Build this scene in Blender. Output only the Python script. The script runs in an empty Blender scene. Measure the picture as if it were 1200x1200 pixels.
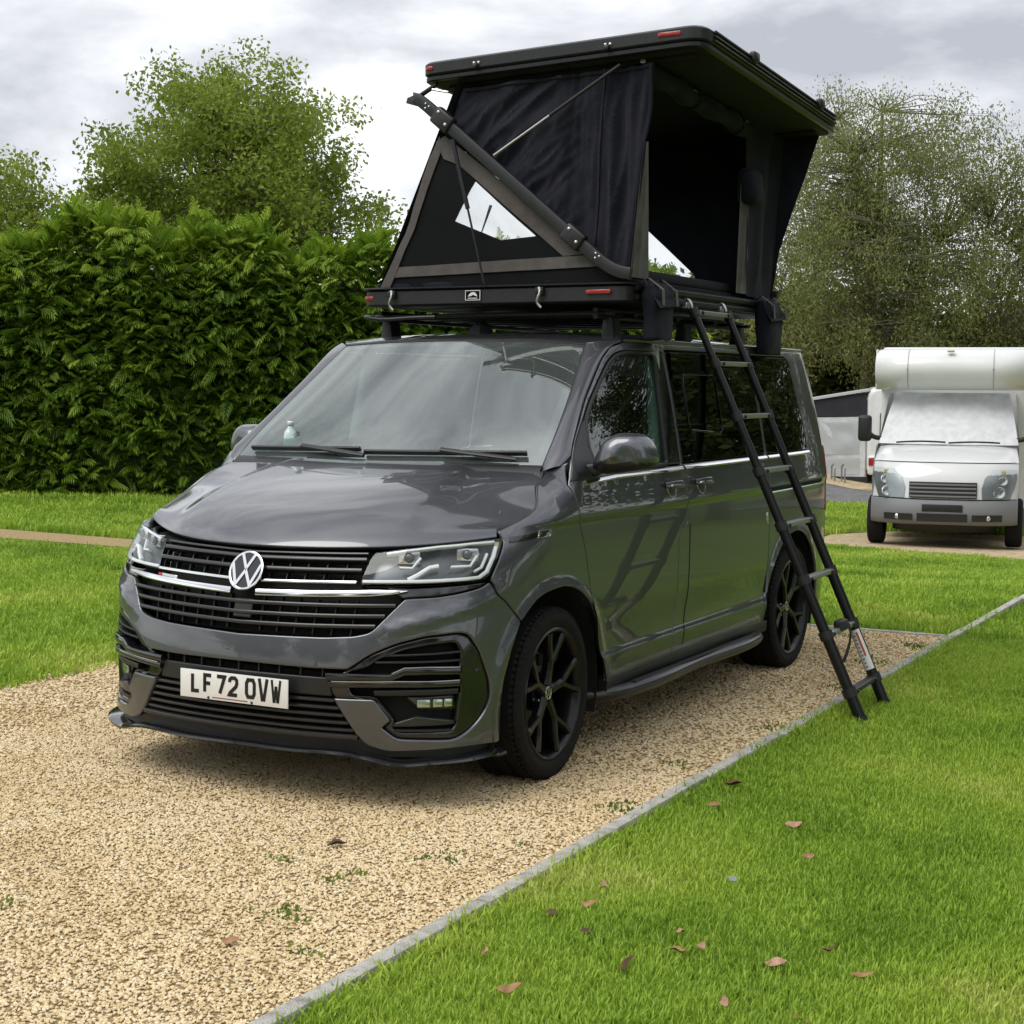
import bpy, bmesh, math, random
import numpy as np
from mathutils import Vector, Matrix, noise
from mathutils.geometry import delaunay_2d_cdt
R_ = math.radians
random.seed(7); rng = np.random.default_rng(7)
SC = bpy.context.scene
COL = SC.collection
# ------------------------------------------------------------------ camera
CAM = np.array([3.8521, -4.8671, 1.6123]); YAW, PITCH, ROLL, FPX = .49403, -.08015, .00692, 1883.2
cy, sy, cp, sp = math.cos(YAW), math.sin(YAW), math.cos(PITCH), math.sin(PITCH)
fw = np.array([-sy*cp, cy*cp, sp]); rt = np.array([cy, sy, 0.]); up = np.cross(rt, fw)
rt, up = math.cos(ROLL)*rt+math.sin(ROLL)*up, -math.sin(ROLL)*rt+math.cos(ROLL)*up
camd = bpy.data.cameras.new('camera'); cam = bpy.data.objects.new('camera', camd); COL.objects.link(cam)
cam.matrix_world = Matrix(((rt[0], up[0], -fw[0], CAM[0]), (rt[1], up[1], -fw[1], CAM[1]), (rt[2], up[2], -fw[2], CAM[2]), (0, 0, 0, 1)))
camd.sensor_width = 36; camd.sensor_fit = 'HORIZONTAL'; camd.lens = FPX/1200*36; camd.clip_end = 3000; camd.clip_start = .05
SC.camera = cam
# ------------------------------------------------------------------ sky, sun, exposure
SUN_EL, SUN_AZ = 54, -150          # degrees; azimuth from +Y towards +X
w = bpy.data.worlds.new('World'); SC.world = w; w.use_nodes = True
nt = w.node_tree; N = nt.nodes; L = nt.links; N.clear()
wo = N.new('ShaderNodeOutputWorld'); bg = N.new('ShaderNodeBackground'); bg.inputs['Strength'].default_value = .1
sky = N.new('ShaderNodeTexSky'); sky.sky_type = 'NISHITA'; sky.sun_disc = False
sky.sun_elevation = R_(SUN_EL); sky.sun_rotation = R_(SUN_AZ)
tc = N.new('ShaderNodeTexCoord'); mp = N.new('ShaderNodeMapping'); mp.inputs['Scale'].default_value = (1, 1, 2.2); mp.inputs['Location'].default_value = (.35, .2, .6)
n1 = N.new('ShaderNodeTexNoise'); n1.inputs['Scale'].default_value = 3.4; n1.inputs['Detail'].default_value = 7; n1.inputs['Roughness'].default_value = .55
n1.inputs['Distortion'].default_value = .35
cr = N.new('ShaderNodeValToRGB'); ce = cr.color_ramp
ce.elements[0].position = .36; ce.elements[0].color = (3.1, 3.25, 3.55, 1)
ce.elements[1].position = .66; ce.elements[1].color = (8.6, 8.65, 8.7, 1)
e = ce.elements.new(.47); e.color = (5.1, 5.2, 5.45, 1)
e = ce.elements.new(.55); e.color = (6.9, 7.0, 7.15, 1)
mx = N.new('ShaderNodeMix'); mx.data_type = 'RGBA'; mx.inputs['Factor'].default_value = .95
L.new(tc.outputs['Generated'], mp.inputs['Vector']); L.new(mp.outputs[0], n1.inputs['Vector']); L.new(n1.outputs['Fac'], cr.inputs['Fac'])
L.new(sky.outputs[0], mx.inputs['A']); L.new(cr.outputs[0], mx.inputs['B']); L.new(mx.outputs['Result'], bg.inputs['Color']); L.new(bg.outputs[0], wo.inputs['Surface'])
sd = bpy.data.lights.new('sun', 'SUN'); sun = bpy.data.objects.new('sun', sd); COL.objects.link(sun)
sd.energy = 1.2; sd.angle = R_(38); sd.color = (1, .96, .9)
dv = Vector((math.sin(R_(SUN_AZ))*math.cos(R_(SUN_EL)), math.cos(R_(SUN_AZ))*math.cos(R_(SUN_EL)), math.sin(R_(SUN_EL))))
sun.rotation_euler = dv.to_track_quat('Z', 'Y').to_euler(); sun.location = (0, 0, 30)
vs = SC.view_settings; vs.view_transform = 'Standard'; vs.look = 'None'; vs.exposure = .80; vs.gamma = 1; vs.use_curve_mapping = False
SC.render.engine = 'CYCLES'; SC.cycles.use_denoising = True; SC.cycles.max_bounces = 8; SC.cycles.transparent_max_bounces = 24
SC.cycles.caustics_reflective = False; SC.cycles.caustics_refractive = False

# ------------------------------------------------------------------ materials
MATS = {}
def M(name, col=(.5, .5, .5), rough=.5, metal=0., coat=0., var=0., vscale=20., bump=0., bscale=80., spec=.5, sheen=0., col2=None, emit=None, trans=0., coatr=.03, coation=1.5, detail=4, hue=0.):
    """principled material; colour broken up by noise (var) or mixed with col2, with optional fine bump"""
    if name in MATS: return MATS[name]
    m = bpy.data.materials.new(name); m.use_nodes = True; MATS[name] = m
    nt = m.node_tree; b = nt.nodes['Principled BSDF']
    b.inputs['Base Color'].default_value = (*col, 1); b.inputs['Roughness'].default_value = rough; b.inputs['Metallic'].default_value = metal
    b.inputs['Coat Weight'].default_value = coat; b.inputs['Coat Roughness'].default_value = coatr; b.inputs['Specular IOR Level'].default_value = spec
    b.inputs['Sheen Weight'].default_value = sheen; b.inputs['Coat IOR'].default_value = coation
    t = nt.nodes.new('ShaderNodeTexCoord')
    if var or col2:
        n = nt.nodes.new('ShaderNodeTexNoise'); n.inputs['Scale'].default_value = vscale; n.inputs['Detail'].default_value = detail
        nt.links.new(t.outputs['Object'], n.inputs['Vector'])
        mx = nt.nodes.new('ShaderNodeMix'); mx.data_type = 'RGBA'
        r = nt.nodes.new('ShaderNodeMapRange'); r.inputs['From Min'].default_value = .3; r.inputs['From Max'].default_value = .7
        nt.links.new(n.outputs['Fac'], r.inputs['Value']); nt.links.new(r.outputs[0], mx.inputs['Factor'])
        c2 = col2 if col2 else tuple(c*(1+var) for c in col); c1 = col if col2 else tuple(c*(1-var) for c in col)
        mx.inputs['A'].default_value = (*c1, 1); mx.inputs['B'].default_value = (*c2, 1)
        nt.links.new(mx.outputs['Result'], b.inputs['Base Color'])
    if bump:
        n = nt.nodes.new('ShaderNodeTexNoise'); n.inputs['Scale'].default_value = bscale; n.inputs['Detail'].default_value = 5
        nt.links.new(t.outputs['Object'], n.inputs['Vector'])
        bp = nt.nodes.new('ShaderNodeBump'); bp.inputs['Strength'].default_value = bump; bp.inputs['Distance'].default_value = .01
        nt.links.new(n.outputs['Fac'], bp.inputs['Height']); nt.links.new(bp.outputs[0], b.inputs['Normal'])
    if emit: b.inputs['Emission Color'].default_value = (*emit[:3], 1); b.inputs['Emission Strength'].default_value = emit[3]
    return m
def glass(name, tint, ior=1.5, haze=0., rough=0., hazecol=(.6, .65, .65)):
    """thin pane: tinted see-through body with a mirror-like surface, plus a pale haze colour standing in for dust and glare"""
    if name in MATS: return MATS[name]
    m = bpy.data.materials.new(name); m.use_nodes = True; MATS[name] = m
    nt = m.node_tree; nt.nodes.clear(); n = nt.nodes.new; l = nt.links.new
    o = n('ShaderNodeOutputMaterial'); tr = n('ShaderNodeBsdfTransparent'); tr.inputs[0].default_value = (*tint, 1)
    gl = n('ShaderNodeBsdfGlossy'); gl.inputs['Roughness'].default_value = rough; gl.inputs['Color'].default_value = (.95, 1, .99, 1)
    fr = n('ShaderNodeFresnel'); ge = n('ShaderNodeNewGeometry'); im = n('ShaderNodeMix'); im.data_type = 'FLOAT'; im.inputs['A'].default_value = ior; im.inputs['B'].default_value = 1/ior
    l(ge.outputs['Backfacing'], im.inputs['Factor']); l(im.outputs['Result'], fr.inputs['IOR'])     # a thin pane reflects the same from both sides
    mx = n('ShaderNodeMixShader'); l(fr.outputs[0], mx.inputs[0]); l(tr.outputs[0], mx.inputs[1]); l(gl.outputs[0], mx.inputs[2])
    last = mx
    if haze:
        df = n('ShaderNodeBsdfDiffuse'); df.inputs[0].default_value = (*hazecol, 1)
        m2 = n('ShaderNodeMixShader'); m2.inputs[0].default_value = haze
        l(mx.outputs[0], m2.inputs[1]); l(df.outputs[0], m2.inputs[2]); last = m2
    l(last.outputs[0], o.inputs[0]); return m
def foliage(name, cols, trans=.35, rough=.6, scale=1.2):
    """leaf material: hue varies over the crown and from leaf to leaf, light passes through"""
    if name in MATS: return MATS[name]
    m = bpy.data.materials.new(name); m.use_nodes = True; MATS[name] = m
    nt = m.node_tree; nt.nodes.clear(); n = nt.nodes.new; l = nt.links.new
    o = n('ShaderNodeOutputMaterial'); t = n('ShaderNodeTexCoord'); ns = n('ShaderNodeTexNoise'); ns.inputs['Scale'].default_value = scale; ns.inputs['Detail'].default_value = 3
    l(t.outputs['Object'], ns.inputs['Vector'])
    at = n('ShaderNodeAttribute'); at.attribute_name = 'rnd'
    ad = n('ShaderNodeMath'); ad.operation = 'MULTIPLY_ADD'; ad.inputs[1].default_value = .55; l(at.outputs['Fac'], ad.inputs[0])
    mu = n('ShaderNodeMath'); mu.operation = 'MULTIPLY'; mu.inputs[1].default_value = .45; l(ns.outputs['Fac'], mu.inputs[0]); l(mu.outputs[0], ad.inputs[2])
    cr = n('ShaderNodeValToRGB'); els = cr.color_ramp.elements
    while len(els) < len(cols): els.new(.5)
    for i, c in enumerate(cols): els[i].position = .1+.75*i/(len(cols)-1); els[i].color = (*c, 1)
    l(ad.outputs[0], cr.inputs[0])
    b = n('ShaderNodeBsdfPrincipled'); b.inputs['Roughness'].default_value = rough; b.inputs['Specular IOR Level'].default_value = .3; l(cr.outputs[0], b.inputs['Base Color'])
    tl = n('ShaderNodeBsdfTranslucent'); l(cr.outputs[0], tl.inputs[0])
    mx = n('ShaderNodeMixShader'); mx.inputs[0].default_value = trans; l(b.outputs[0], mx.inputs[1]); l(tl.outputs[0], mx.inputs[2]); l(mx.outputs[0], o.inputs[0])
    return m

# ------------------------------------------------------------------ mesh helpers
ORIG = {}
def put(o, parent=None):
    COL.objects.link(o)
    if parent is not None:
        o.parent = parent
        o.matrix_parent_inverse = Matrix.Translation(-Vector(ORIG.get(parent.name, (0, 0, 0))))
    return o
def tag(o, label=None, cat=None, group=None, kind=None):
    if label: o['label'] = label
    if cat: o['category'] = cat
    if group: o['group'] = group
    if kind: o['kind'] = kind
    return o
def thing(name, loc, label, cat, group=None):
    o = bpy.data.objects.new(name, None); o.empty_display_size = .1; COL.objects.link(o); o.location = loc; ORIG[o.name] = tuple(loc)
    return tag(o, label, cat, group)
def mk(name, V, F, mat, parent=None, smooth=True, ln=None, sharp=None):
    """mesh object from verts / faces in world coordinates; ln = per-vertex normals for faces flagged in ln[1]"""
    me = bpy.data.meshes.new(name); V = np.asarray(V, float)
    me.from_pydata(V.tolist(), [], [list(map(int, f)) for f in F])
    if mat is not None: me.materials.append(mat)
    if smooth: me.polygons.foreach_set('use_smooth', [True]*len(me.polygons))
    me.update()
    if ln is not None:
        nv, ok = ln; li = np.zeros(len(me.loops), int); me.loops.foreach_get('vertex_index', li)
        lt = np.zeros(len(me.polygons), int); me.polygons.foreach_get('loop_total', lt)
        flag = np.repeat(np.asarray(ok, bool), lt); out = nv[li]*flag[:, None]
        me.normals_split_custom_set(out.tolist())
    elif sharp:
        me.set_sharp_from_angle(angle=R_(sharp))
    o = bpy.data.objects.new(name, me); return put(o, parent)
def big(name, V, T, mat, parent=None, rnd=None, smooth=False):
    """large triangle mesh from arrays, fast; rnd = per-face value stored as an attribute"""
    me = bpy.data.meshes.new(name); V = np.ascontiguousarray(V, np.float32); T = np.ascontiguousarray(T, np.int32)
    me.vertices.add(len(V)); me.vertices.foreach_set('co', V.ravel())
    k = T.shape[1]; me.loops.add(T.size); me.loops.foreach_set('vertex_index', T.ravel())
    me.polygons.add(len(T)); me.polygons.foreach_set('loop_start', np.arange(0, T.size, k, dtype=np.int32))
    if smooth: me.polygons.foreach_set('use_smooth', np.ones(len(T), bool))
    me.update(calc_edges=True); me.validate()
    if rnd is not None:
        a = me.attributes.new('rnd', 'FLOAT', 'FACE'); a.data.foreach_set('value', np.asarray(rnd, np.float32))
    me.materials.append(mat); o = bpy.data.objects.new(name, me); return put(o, parent)
def mirror(o, parent=None, name=None):
    """the same part on the other side of the van (x -> -x)"""
    me = o.data; V = np.zeros(len(me.vertices)*3); me.vertices.foreach_get('co', V); V = V.reshape(-1, 3)*[-1, 1, 1]
    F = [list(p.vertices)[::-1] for p in me.polygons]
    m2 = bpy.data.meshes.new(me.name); m2.from_pydata(V.tolist(), [], F)
    for m in me.materials: m2.materials.append(m)
    m2.polygons.foreach_set('use_smooth', [p.use_smooth for p in me.polygons])
    m2.polygons.foreach_set('material_index', [p.material_index for p in me.polygons])
    m2.update()
    if me.has_custom_normals:
        ns = [tuple(c.vector) for c in me.corner_normals]; out = []
        for p in me.polygons: out += [(-ns[i][0], ns[i][1], ns[i][2]) for i in reversed(list(p.loop_indices))]
        m2.normals_split_custom_set(out)
    else: m2.set_sharp_from_angle(angle=R_(35))
    n = bpy.data.objects.new(name or o.name.split('.')[0], m2); return put(n, parent)
def mirror_tree(o, parent):
    n = mirror(o, parent)
    for c in [c for c in bpy.data.objects if c.parent == o]: mirror_tree(c, n)
    return n
def box_data(sx, sy_, sz, bev=0., seg=2):
    bm = bmesh.new(); bmesh.ops.create_cube(bm, size=1); bmesh.ops.scale(bm, vec=(sx, sy_, sz), verts=bm.verts)
    if bev: bmesh.ops.bevel(bm, geom=list(bm.edges), offset=bev, segments=seg, affect='EDGES', profile=.5)
    V = np.array([v.co[:] for v in bm.verts]); F = [[v.index for v in f.verts] for f in bm.faces]; bm.free(); return V, F
def box(name, lo, hi, mat, parent=None, bev=.004, seg=2, rot=None, sharp=35):
    lo, hi = np.array(lo, float), np.array(hi, float); s = hi-lo
    V, F = box_data(*s, min(bev, .45*min(s)), seg)
    if rot is not None: V = V@np.array(rot).T
    return mk(name, V+(lo+hi)/2, F, mat, parent, sharp=sharp)
def obox(name, c, s, Rm, mat, parent=None, bev=.003, seg=2):
    V, F = box_data(*s, bev, seg); return mk(name, V@np.array(Rm).T+np.array(c), F, mat, parent, sharp=35)
def frames(P, upv=(0, 0, 1), closed=False):
    P = np.asarray(P, float); T = np.gradient(P, axis=0) if not closed else np.roll(P, -1, 0)-np.roll(P, 1, 0)
    T /= np.linalg.norm(T, axis=1, keepdims=True)+1e-12; U = np.asarray(upv, float)
    if U.ndim == 1: U = np.tile(U, (len(P), 1))
    B = np.cross(T, U); B /= np.linalg.norm(B, axis=1, keepdims=True)+1e-12; U = np.cross(B, T); return T, U, B
def sweep_data(P, prof, upv=(0, 0, 1), scale=None, caps=True, closed=False):
    """prof: closed list of (side, up) offsets"""
    P = np.asarray(P, float); T, U, B = frames(P, upv, closed); prof = np.asarray(prof, float); k = len(prof); n = len(P)
    sc = np.ones((n, 2)) if scale is None else np.asarray(scale, float).reshape(n, -1)*np.ones((1, 2))
    V = (P[:, None]+B[:, None]*prof[None, :, :1]*sc[:, None, :1]+U[:, None]*prof[None, :, 1:]*sc[:, None, 1:]).reshape(-1, 3)
    F = []
    for i in range(n if closed else n-1):
        j = (i+1) % n
        for a in range(k):
            b = (a+1) % k; F.append((i*k+a, i*k+b, j*k+b, j*k+a))
    if caps and not closed: F += [tuple(range(k))[::-1], tuple((n-1)*k+a for a in range(k))]
    return V, F
def circ(r, n=10): return [(r*math.cos(2*math.pi*i/n), r*math.sin(2*math.pi*i/n)) for i in range(n)]
def rrect(a, b, r=.003, n=3):
    out = []
    for cx, cy_, q in ((a-r, b-r, 0), (-a+r, b-r, 1), (-a+r, -b+r, 2), (a-r, -b+r, 3)):
        for i in range(n+1):
            t = (q+i/n)*math.pi/2; out.append((cx+r*math.cos(t), cy_+r*math.sin(t)))
    return out
def tube(name, P, r, mat, parent=None, n=10, upv=(0, 0, 1), scale=None, closed=False):
    V, F = sweep_data(P, circ(r, n), upv, scale, closed=closed); return mk(name, V, F, mat, parent, sharp=50)
def sweep(name, P, prof, mat, parent=None, upv=(0, 0, 1), scale=None, closed=False, sharp=35):
    V, F = sweep_data(P, prof, upv, scale, closed=closed); return mk(name, V, F, mat, parent, sharp=sharp)
def lathe_data(prof, n=48):
    """prof: (radius, height) list revolved about the x axis (height along +x)"""
    V = []; F = []; k = len(prof)
    for i in range(n):
        t = 2*math.pi*i/n
        for r, h in prof: V.append((h, r*math.cos(t), r*math.sin(t)))
    for i in range(n):
        j = (i+1) % n
        for a in range(k-1): F.append((i*k+a, i*k+a+1, j*k+a+1, j*k+a))
    return np.array(V), F
def join(parts):
    V = []; F = []; o = 0
    for v, f in parts: V.append(np.asarray(v, float)); F += [tuple(i+o for i in q) for q in f]; o += len(v)
    return np.concatenate(V), F
def smooth_path(P, n=40):
    P = np.asarray(P, float); d = np.concatenate([[0], np.cumsum(np.linalg.norm(np.diff(P, axis=0), axis=1))]); q = np.linspace(0, d[-1], n)
    return np.stack([Spl(d, P[:, i])(q) for i in range(P.shape[1])], 1)
def lin_path(P, h=.03):
    P = np.asarray(P, float); out = [P[0]]
    for a, b in zip(P[:-1], P[1:]):
        k = max(1, int(math.ceil(np.linalg.norm(b-a)/h)))
        out += [a+(b-a)*i/k for i in range(1, k+1)]
    return np.array(out)
def area2(P): x, y = P[:, 0], P[:, 1]; return .5*np.sum(x*np.roll(y, -1)-y*np.roll(x, -1))
def rnd_poly(P, r, n=5):
    """round the corners of a closed 2-D polygon"""
    P = np.asarray(P, float); m = len(P); out = []
    rr = r if hasattr(r, '__len__') else [r]*m
    for i in range(m):
        a, b, c = P[i-1], P[i], P[(i+1) % m]; u, v = a-b, c-b; lu, lv = np.linalg.norm(u), np.linalg.norm(v); d = min(rr[i], .48*lu, .48*lv)
        if d < 1e-4: out.append(b); continue
        p, q = b+u/lu*d, b+v/lv*d
        for k in range(n+1): t = k/n; out.append((1-t)**2*p+2*t*(1-t)*b+t*t*q)
    return np.array(out)
def dense(P, h):
    P = np.asarray(P, float); return lin_path(np.vstack([P, P[:1]]), h)[:-1]
def inset(P, d):
    """move a closed CCW ring to its left by d"""
    e1 = P-np.roll(P, 1, 0); e2 = np.roll(P, -1, 0)-P
    e1 /= np.linalg.norm(e1, axis=1, keepdims=True)+1e-12; e2 /= np.linalg.norm(e2, axis=1, keepdims=True)+1e-12
    n1_ = np.stack([-e1[:, 1], e1[:, 0]], 1); n2_ = np.stack([-e2[:, 1], e2[:, 0]], 1); b = n1_+n2_
    b /= np.maximum((b*b).sum(1, keepdims=True)/2, .45); return P+b*d
def pip(Q, P):
    x, y = Q[:, 0], Q[:, 1]; ins = np.zeros(len(Q), bool)
    for a, b in zip(P, np.roll(P, -1, 0)):
        c = (a[1] > y) != (b[1] > y)
        if c.any(): ins ^= c & (x < (b[0]-a[0])*(y-a[1])/((b[1]-a[1]) if b[1] != a[1] else 1e-12)+a[0])
    return ins
def panel(name, poly, surf, mat, parent=None, holes=(), h=.035, off=0., thick=.014, edge=.004, gap=.0025, rows=(), flip=False):
    """sheet of material cut to a 2-D outline (with holes) and laid on a curved surface; rolled edges and a real thickness"""
    rings = []
    for i, p in enumerate([poly]+list(holes)):
        p = np.asarray(p, float)
        if (area2(p) > 0) != (i == 0): p = p[::-1]
        p = dense(p, h*.7); rings.append(p)
    A = [inset(p, gap) for p in rings]; Bq = [inset(p, gap+edge) for p in rings]
    lo = rings[0].min(0); hi = rings[0].max(0)
    gx, gy = np.meshgrid(np.arange(lo[0]+h/2, hi[0], h), np.arange(lo[1]+h/2, hi[1], h*.87)); gx[1::2] += h/2
    G = np.stack([gx.ravel(), gy.ravel()], 1)
    for rz in rows: G = np.vstack([G, np.stack([np.arange(lo[0]+h/2, hi[0], h*.8), np.full(len(np.arange(lo[0]+h/2, hi[0], h*.8)), rz)], 1)])
    ok = pip(G, Bq[0])
    for b in Bq[1:]: ok &= ~pip(G, b)
    G = G[ok]; ring = np.vstack(Bq)
    if len(G):
        keep = np.ones(len(G), bool)
        for i0 in range(0, len(G), 800): keep[i0:i0+800] = (np.min(((G[i0:i0+800, None]-ring[None])**2).sum(-1), 1) > (h*.42)**2)
        G = G[keep]
    pts = np.vstack([ring, G]); ed = []; o = 0
    for b in Bq: k = len(b); ed += [(o+i, o+(i+1) % k) for i in range(k)]; o += k
    vo, _, fo, orig, _, _ = delaunay_2d_cdt([Vector(p) for p in pts], ed, [], 0, 1e-7)
    vo = np.array([v[:] for v in vo]); T = np.array(fo); c = vo[T].mean(1); ok = pip(c, Bq[0])
    for b in Bq[1:]: ok &= ~pip(c, b)
    T = T[ok]; mp_ = {}
    for i, og in enumerate(orig):
        for q in og: mp_[q] = i
    top = vo; P, Nn = surf(top[:, 0], top[:, 1]); nt_ = len(top)
    V = [P+off*Nn]; NV = [Nn]; F = [tuple(t) for t in T]; flag = [True]*len(F); base = nt_; o = 0
    for a, b in zip(A, Bq):
        k = len(a); Pa, Na = surf(a[:, 0], a[:, 1]); Pb, _ = surf(b[:, 0], b[:, 1]); outw = Pa-Pb; outw /= np.linalg.norm(outw, axis=1, keepdims=True)+1e-9
        V += [Pa+(off-edge*.6)*Na, Pa+(off-thick)*Na]; nn = Na+outw; nn /= np.linalg.norm(nn, axis=1, keepdims=True); NV += [nn, outw]
        for i in range(k):
            j = (i+1) % k; bi, bj = mp_[o+i], mp_[o+j]
            F.append((base+i, base+j, bj, bi)); flag.append(True)
            F.append((base+k+i, base+k+j, base+j, base+i)); flag.append(False)
        base += 2*k; o += k
    V = np.concatenate(V); NV = np.concatenate(NV)
    if flip: V = V*[-1, 1, 1]; NV = NV*[-1, 1, 1]; F = [f[::-1] for f in F]
    return mk(name, V, F, mat, parent, ln=(NV, flag))
def stroke_data(paths, wdt, depth, closed=False):
    """flat lettering strokes in the x-y plane with mitred joints, raised by depth along +z"""
    parts = []
    for P in paths:
        cl = closed or (len(P) > 2 and np.allclose(P[0], P[-1])); P = np.asarray(P, float)
        if cl and np.allclose(P[0], P[-1]): P = P[:-1]
        n = len(P); Lp = []; Rp = []
        for i in range(n):
            a = P[i-1] if (i or cl) else None; c = P[(i+1) % n] if (i < n-1 or cl) else None
            d1 = (P[i]-a) if a is not None else (c-P[i]); d2 = (c-P[i]) if c is not None else d1
            d1 = d1/np.linalg.norm(d1); d2 = d2/np.linalg.norm(d2); m1 = np.array([-d1[1], d1[0]]); m2 = np.array([-d2[1], d2[0]]); b = m1+m2
            b = b/max((b@b)/2, .35); Lp.append(P[i]+b*wdt/2); Rp.append(P[i]-b*wdt/2)
        V = [(*p, z) for z in (0, depth) for p in Lp+Rp]; F = []
        for i in range(n if cl else n-1):
            j = (i+1) % n; t = 2*n
            F += [(t+i, t+n+i, t+n+j, t+j)[::1], (i, j, n+j, n+i), (i, t+i, t+j, j), (n+i, n+j, t+n+j, t+n+i)]
        if not cl:
            for i in (0, n-1): F.append((i, n+i, 3*n+i, 2*n+i))
        parts.append((np.array(V), F))
    return join(parts)
def place(V, c, ex, ey, ez): return np.asarray(c)+np.outer(V[:, 0], ex)+np.outer(V[:, 1], ey)+np.outer(V[:, 2], ez)
# ------------------------------------------------------------------ the van's body surface
class Spl:
    """natural cubic spline"""
    def __init__(s, x, y):
        s.x = np.array(x, float); s.y = np.array(y, float); n = len(s.x); h = np.diff(s.x)
        A = np.zeros((n, n)); r = np.zeros(n); A[0, 0] = A[-1, -1] = 1
        for i in range(1, n-1):
            A[i, i-1] = h[i-1]; A[i, i] = 2*(h[i-1]+h[i]); A[i, i+1] = h[i]
            r[i] = 6*((s.y[i+1]-s.y[i])/h[i]-(s.y[i]-s.y[i-1])/h[i-1])
        s.m = np.linalg.solve(A, r)
    def __call__(s, q):
        q = np.asarray(q, float); i = np.clip(np.searchsorted(s.x, q)-1, 0, len(s.x)-2)
        h = s.x[i+1]-s.x[i]; a = (s.x[i+1]-q)/h; b = (q-s.x[i])/h
        return a*s.y[i]+b*s.y[i+1]+((a**3-a)*s.m[i]+(b**3-b)*s.m[i+1])*h*h/6
def sm(t): t = np.clip(t, 0, 1); return t*t*(3-2*t)
CX = [0, .25, .50, .70, .80, .870, .915, .940, .950, .950, .950, .950, .950, .945, .925, .885, .80, .62, .33, 0]
CY = [0, .012, .055, .135, .205, .290, .400, .560, .950, 1.5, 2.25, 3.0, 3.7, 4.2, 4.5, 4.68, 4.80, 4.86, 4.89, 4.90]
CW = [1, 1, 1, 1, 1, 1, 1, .85]+[0]*12
SS = np.concatenate([[0], np.cumsum(np.hypot(np.diff(CX), np.diff(CY)))]); SS = SS-SS[8]+.95; S0 = SS[0]; S1 = SS[-1]
sX, sY, sW = Spl(SS, CX), Spl(SS, CY), Spl(SS, CW)
sYF = Spl([.1, .25, .40, .55, .65, .75, .85, .92, .98, 1.05, 1.3], [.06, .045, .038, .043, .06, .085, .115, .15, .195, .245, .33])
sWZ = Spl([.1, .25, .35, .5, .7, .9, 1.06, 1.15, 1.22, 1.35, 1.5, 1.65, 1.76, 1.83, 1.9], [.965, .978, .985, .994, 1.0, 1.0, .996, .989, .980, .960, .932, .900, .874, .852, .82])
ZT = Spl([.3, .45, .6, .8, 1.0, 1.16, 1.4], [1.03, 1.075, 1.115, 1.17, 1.225, 1.285, 1.36])
HUBS = ((.908, .352), (3.908, .352))
def FS(s, z):
    """front and side skin: s runs from the nose (S0) round the corner and along the side (s = y there), z is height"""
    s = np.asarray(s, float); z = np.asarray(z, float)
    wz = sWZ(z); W = np.clip(sW(s), 0, 1); front = sm((SS[7]-s)/(SS[7]-SS[3]))
    x = sX(s)*(wz*(1-front)+front*(1-(1-wz)*.4)); y = sY(s)+sYF(np.minimum(z, 1.3))*W
    rear = sm((s-4.0)/.6); y = y-rear*np.maximum(0, z-1.2)*.22
    f = sm((s-.1)/.3)*sm((1.155-s)/.09); A = .04+.07*sm((s-.5)/.6)
    x = x-f*A*np.clip((z-(ZT(np.clip(s, .3, 1.4))-.17))/.17, 0, 1.3)**2.4
    # the cabin narrows towards the windscreen above the belt line
    x = x-.32*np.clip(z-1.22, 0, 1)*np.clip((2.15-s)/.75, 0, 1.3)**1.3*sm((s-1.0)/.1)
    # pressed features: shoulder line, sill crease, arch flares, bumper crease
    side = sm((s-.35)/.3)*sm((4.75-s)/.2)
    dz = z-1.058; x = x+side*.009*np.where(dz > 0, np.exp(-(dz/.07)**2), np.exp(-(dz/.014)**2))
    dz = z-.43; x = x+side*sm((s-1.25)/.1)*sm((3.6-s)/.1)*(.010*np.where(dz < 0, 1, np.exp(-(dz/.02)**2))-.006*np.exp(-((dz-.10)/.08)**2))
    for hy, hz in HUBS:
        r = np.hypot((y-hy)*.94, z-hz); x = x+.016*np.exp(-((r-.43)/.035)**2)*np.where(x > .5, 1, 0)*sm((z-.15)/.1)
    a = s-S0; ln = .665+.27*(a-.55)
    y = y-.014*np.exp(-((z-ln)/.028)**2)*sm((a-.5)/.25)*sm((1.2-a)/.15)*(z < 1)
    return np.stack([x, y, z], -1)
def FSn(s, z):
    e = .003; n = np.cross(FS(s+e, z)-FS(s-e, z), FS(s, z+e)-FS(s, z-e)); return n/(np.linalg.norm(n, axis=-1, keepdims=True)+1e-12)
def surfS(s, z): return FS(s, z), FSn(s, z)
def surfF(a, z):
    """front of the van, a = distance from the centre line round the nose, both sides"""
    a = np.asarray(a, float); s = S0+np.abs(a); sg = np.where(a < 0, -1., 1.); P = FS(s, z); n = FSn(s, z)
    c = np.abs(a) < .004; n[..., 0] = np.where(c, 0, n[..., 0]); P = P.copy(); P[..., 0] *= sg; n[..., 0] *= sg; return P, n/np.linalg.norm(n, axis=-1, keepdims=True)
def grid_surf(C, E, bow, zp):
    """patch between a centre curve C(t) and an edge curve E(t): u in -1..1 across, t in 0..1 along"""
    def f(u, t):
        u = np.asarray(u, float); c = C(t); e = E(t); au = np.abs(u)
        x = e[..., 0]*u; y = c[..., 1]+(e[..., 1]-c[..., 1])*au**bow; z = c[..., 2]+(e[..., 2]-c[..., 2])*au**zp
        return np.stack([x, y, z], -1)
    def s(u, t):
        h = .004; u = np.asarray(u, float); t = np.asarray(t, float); n = np.cross(f(u+h, t)-f(u-h, t), f(u, t+h)-f(u, t-h))
        return f(u, t), n/(np.linalg.norm(n, axis=-1, keepdims=True)+1e-12)
    return s
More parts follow.
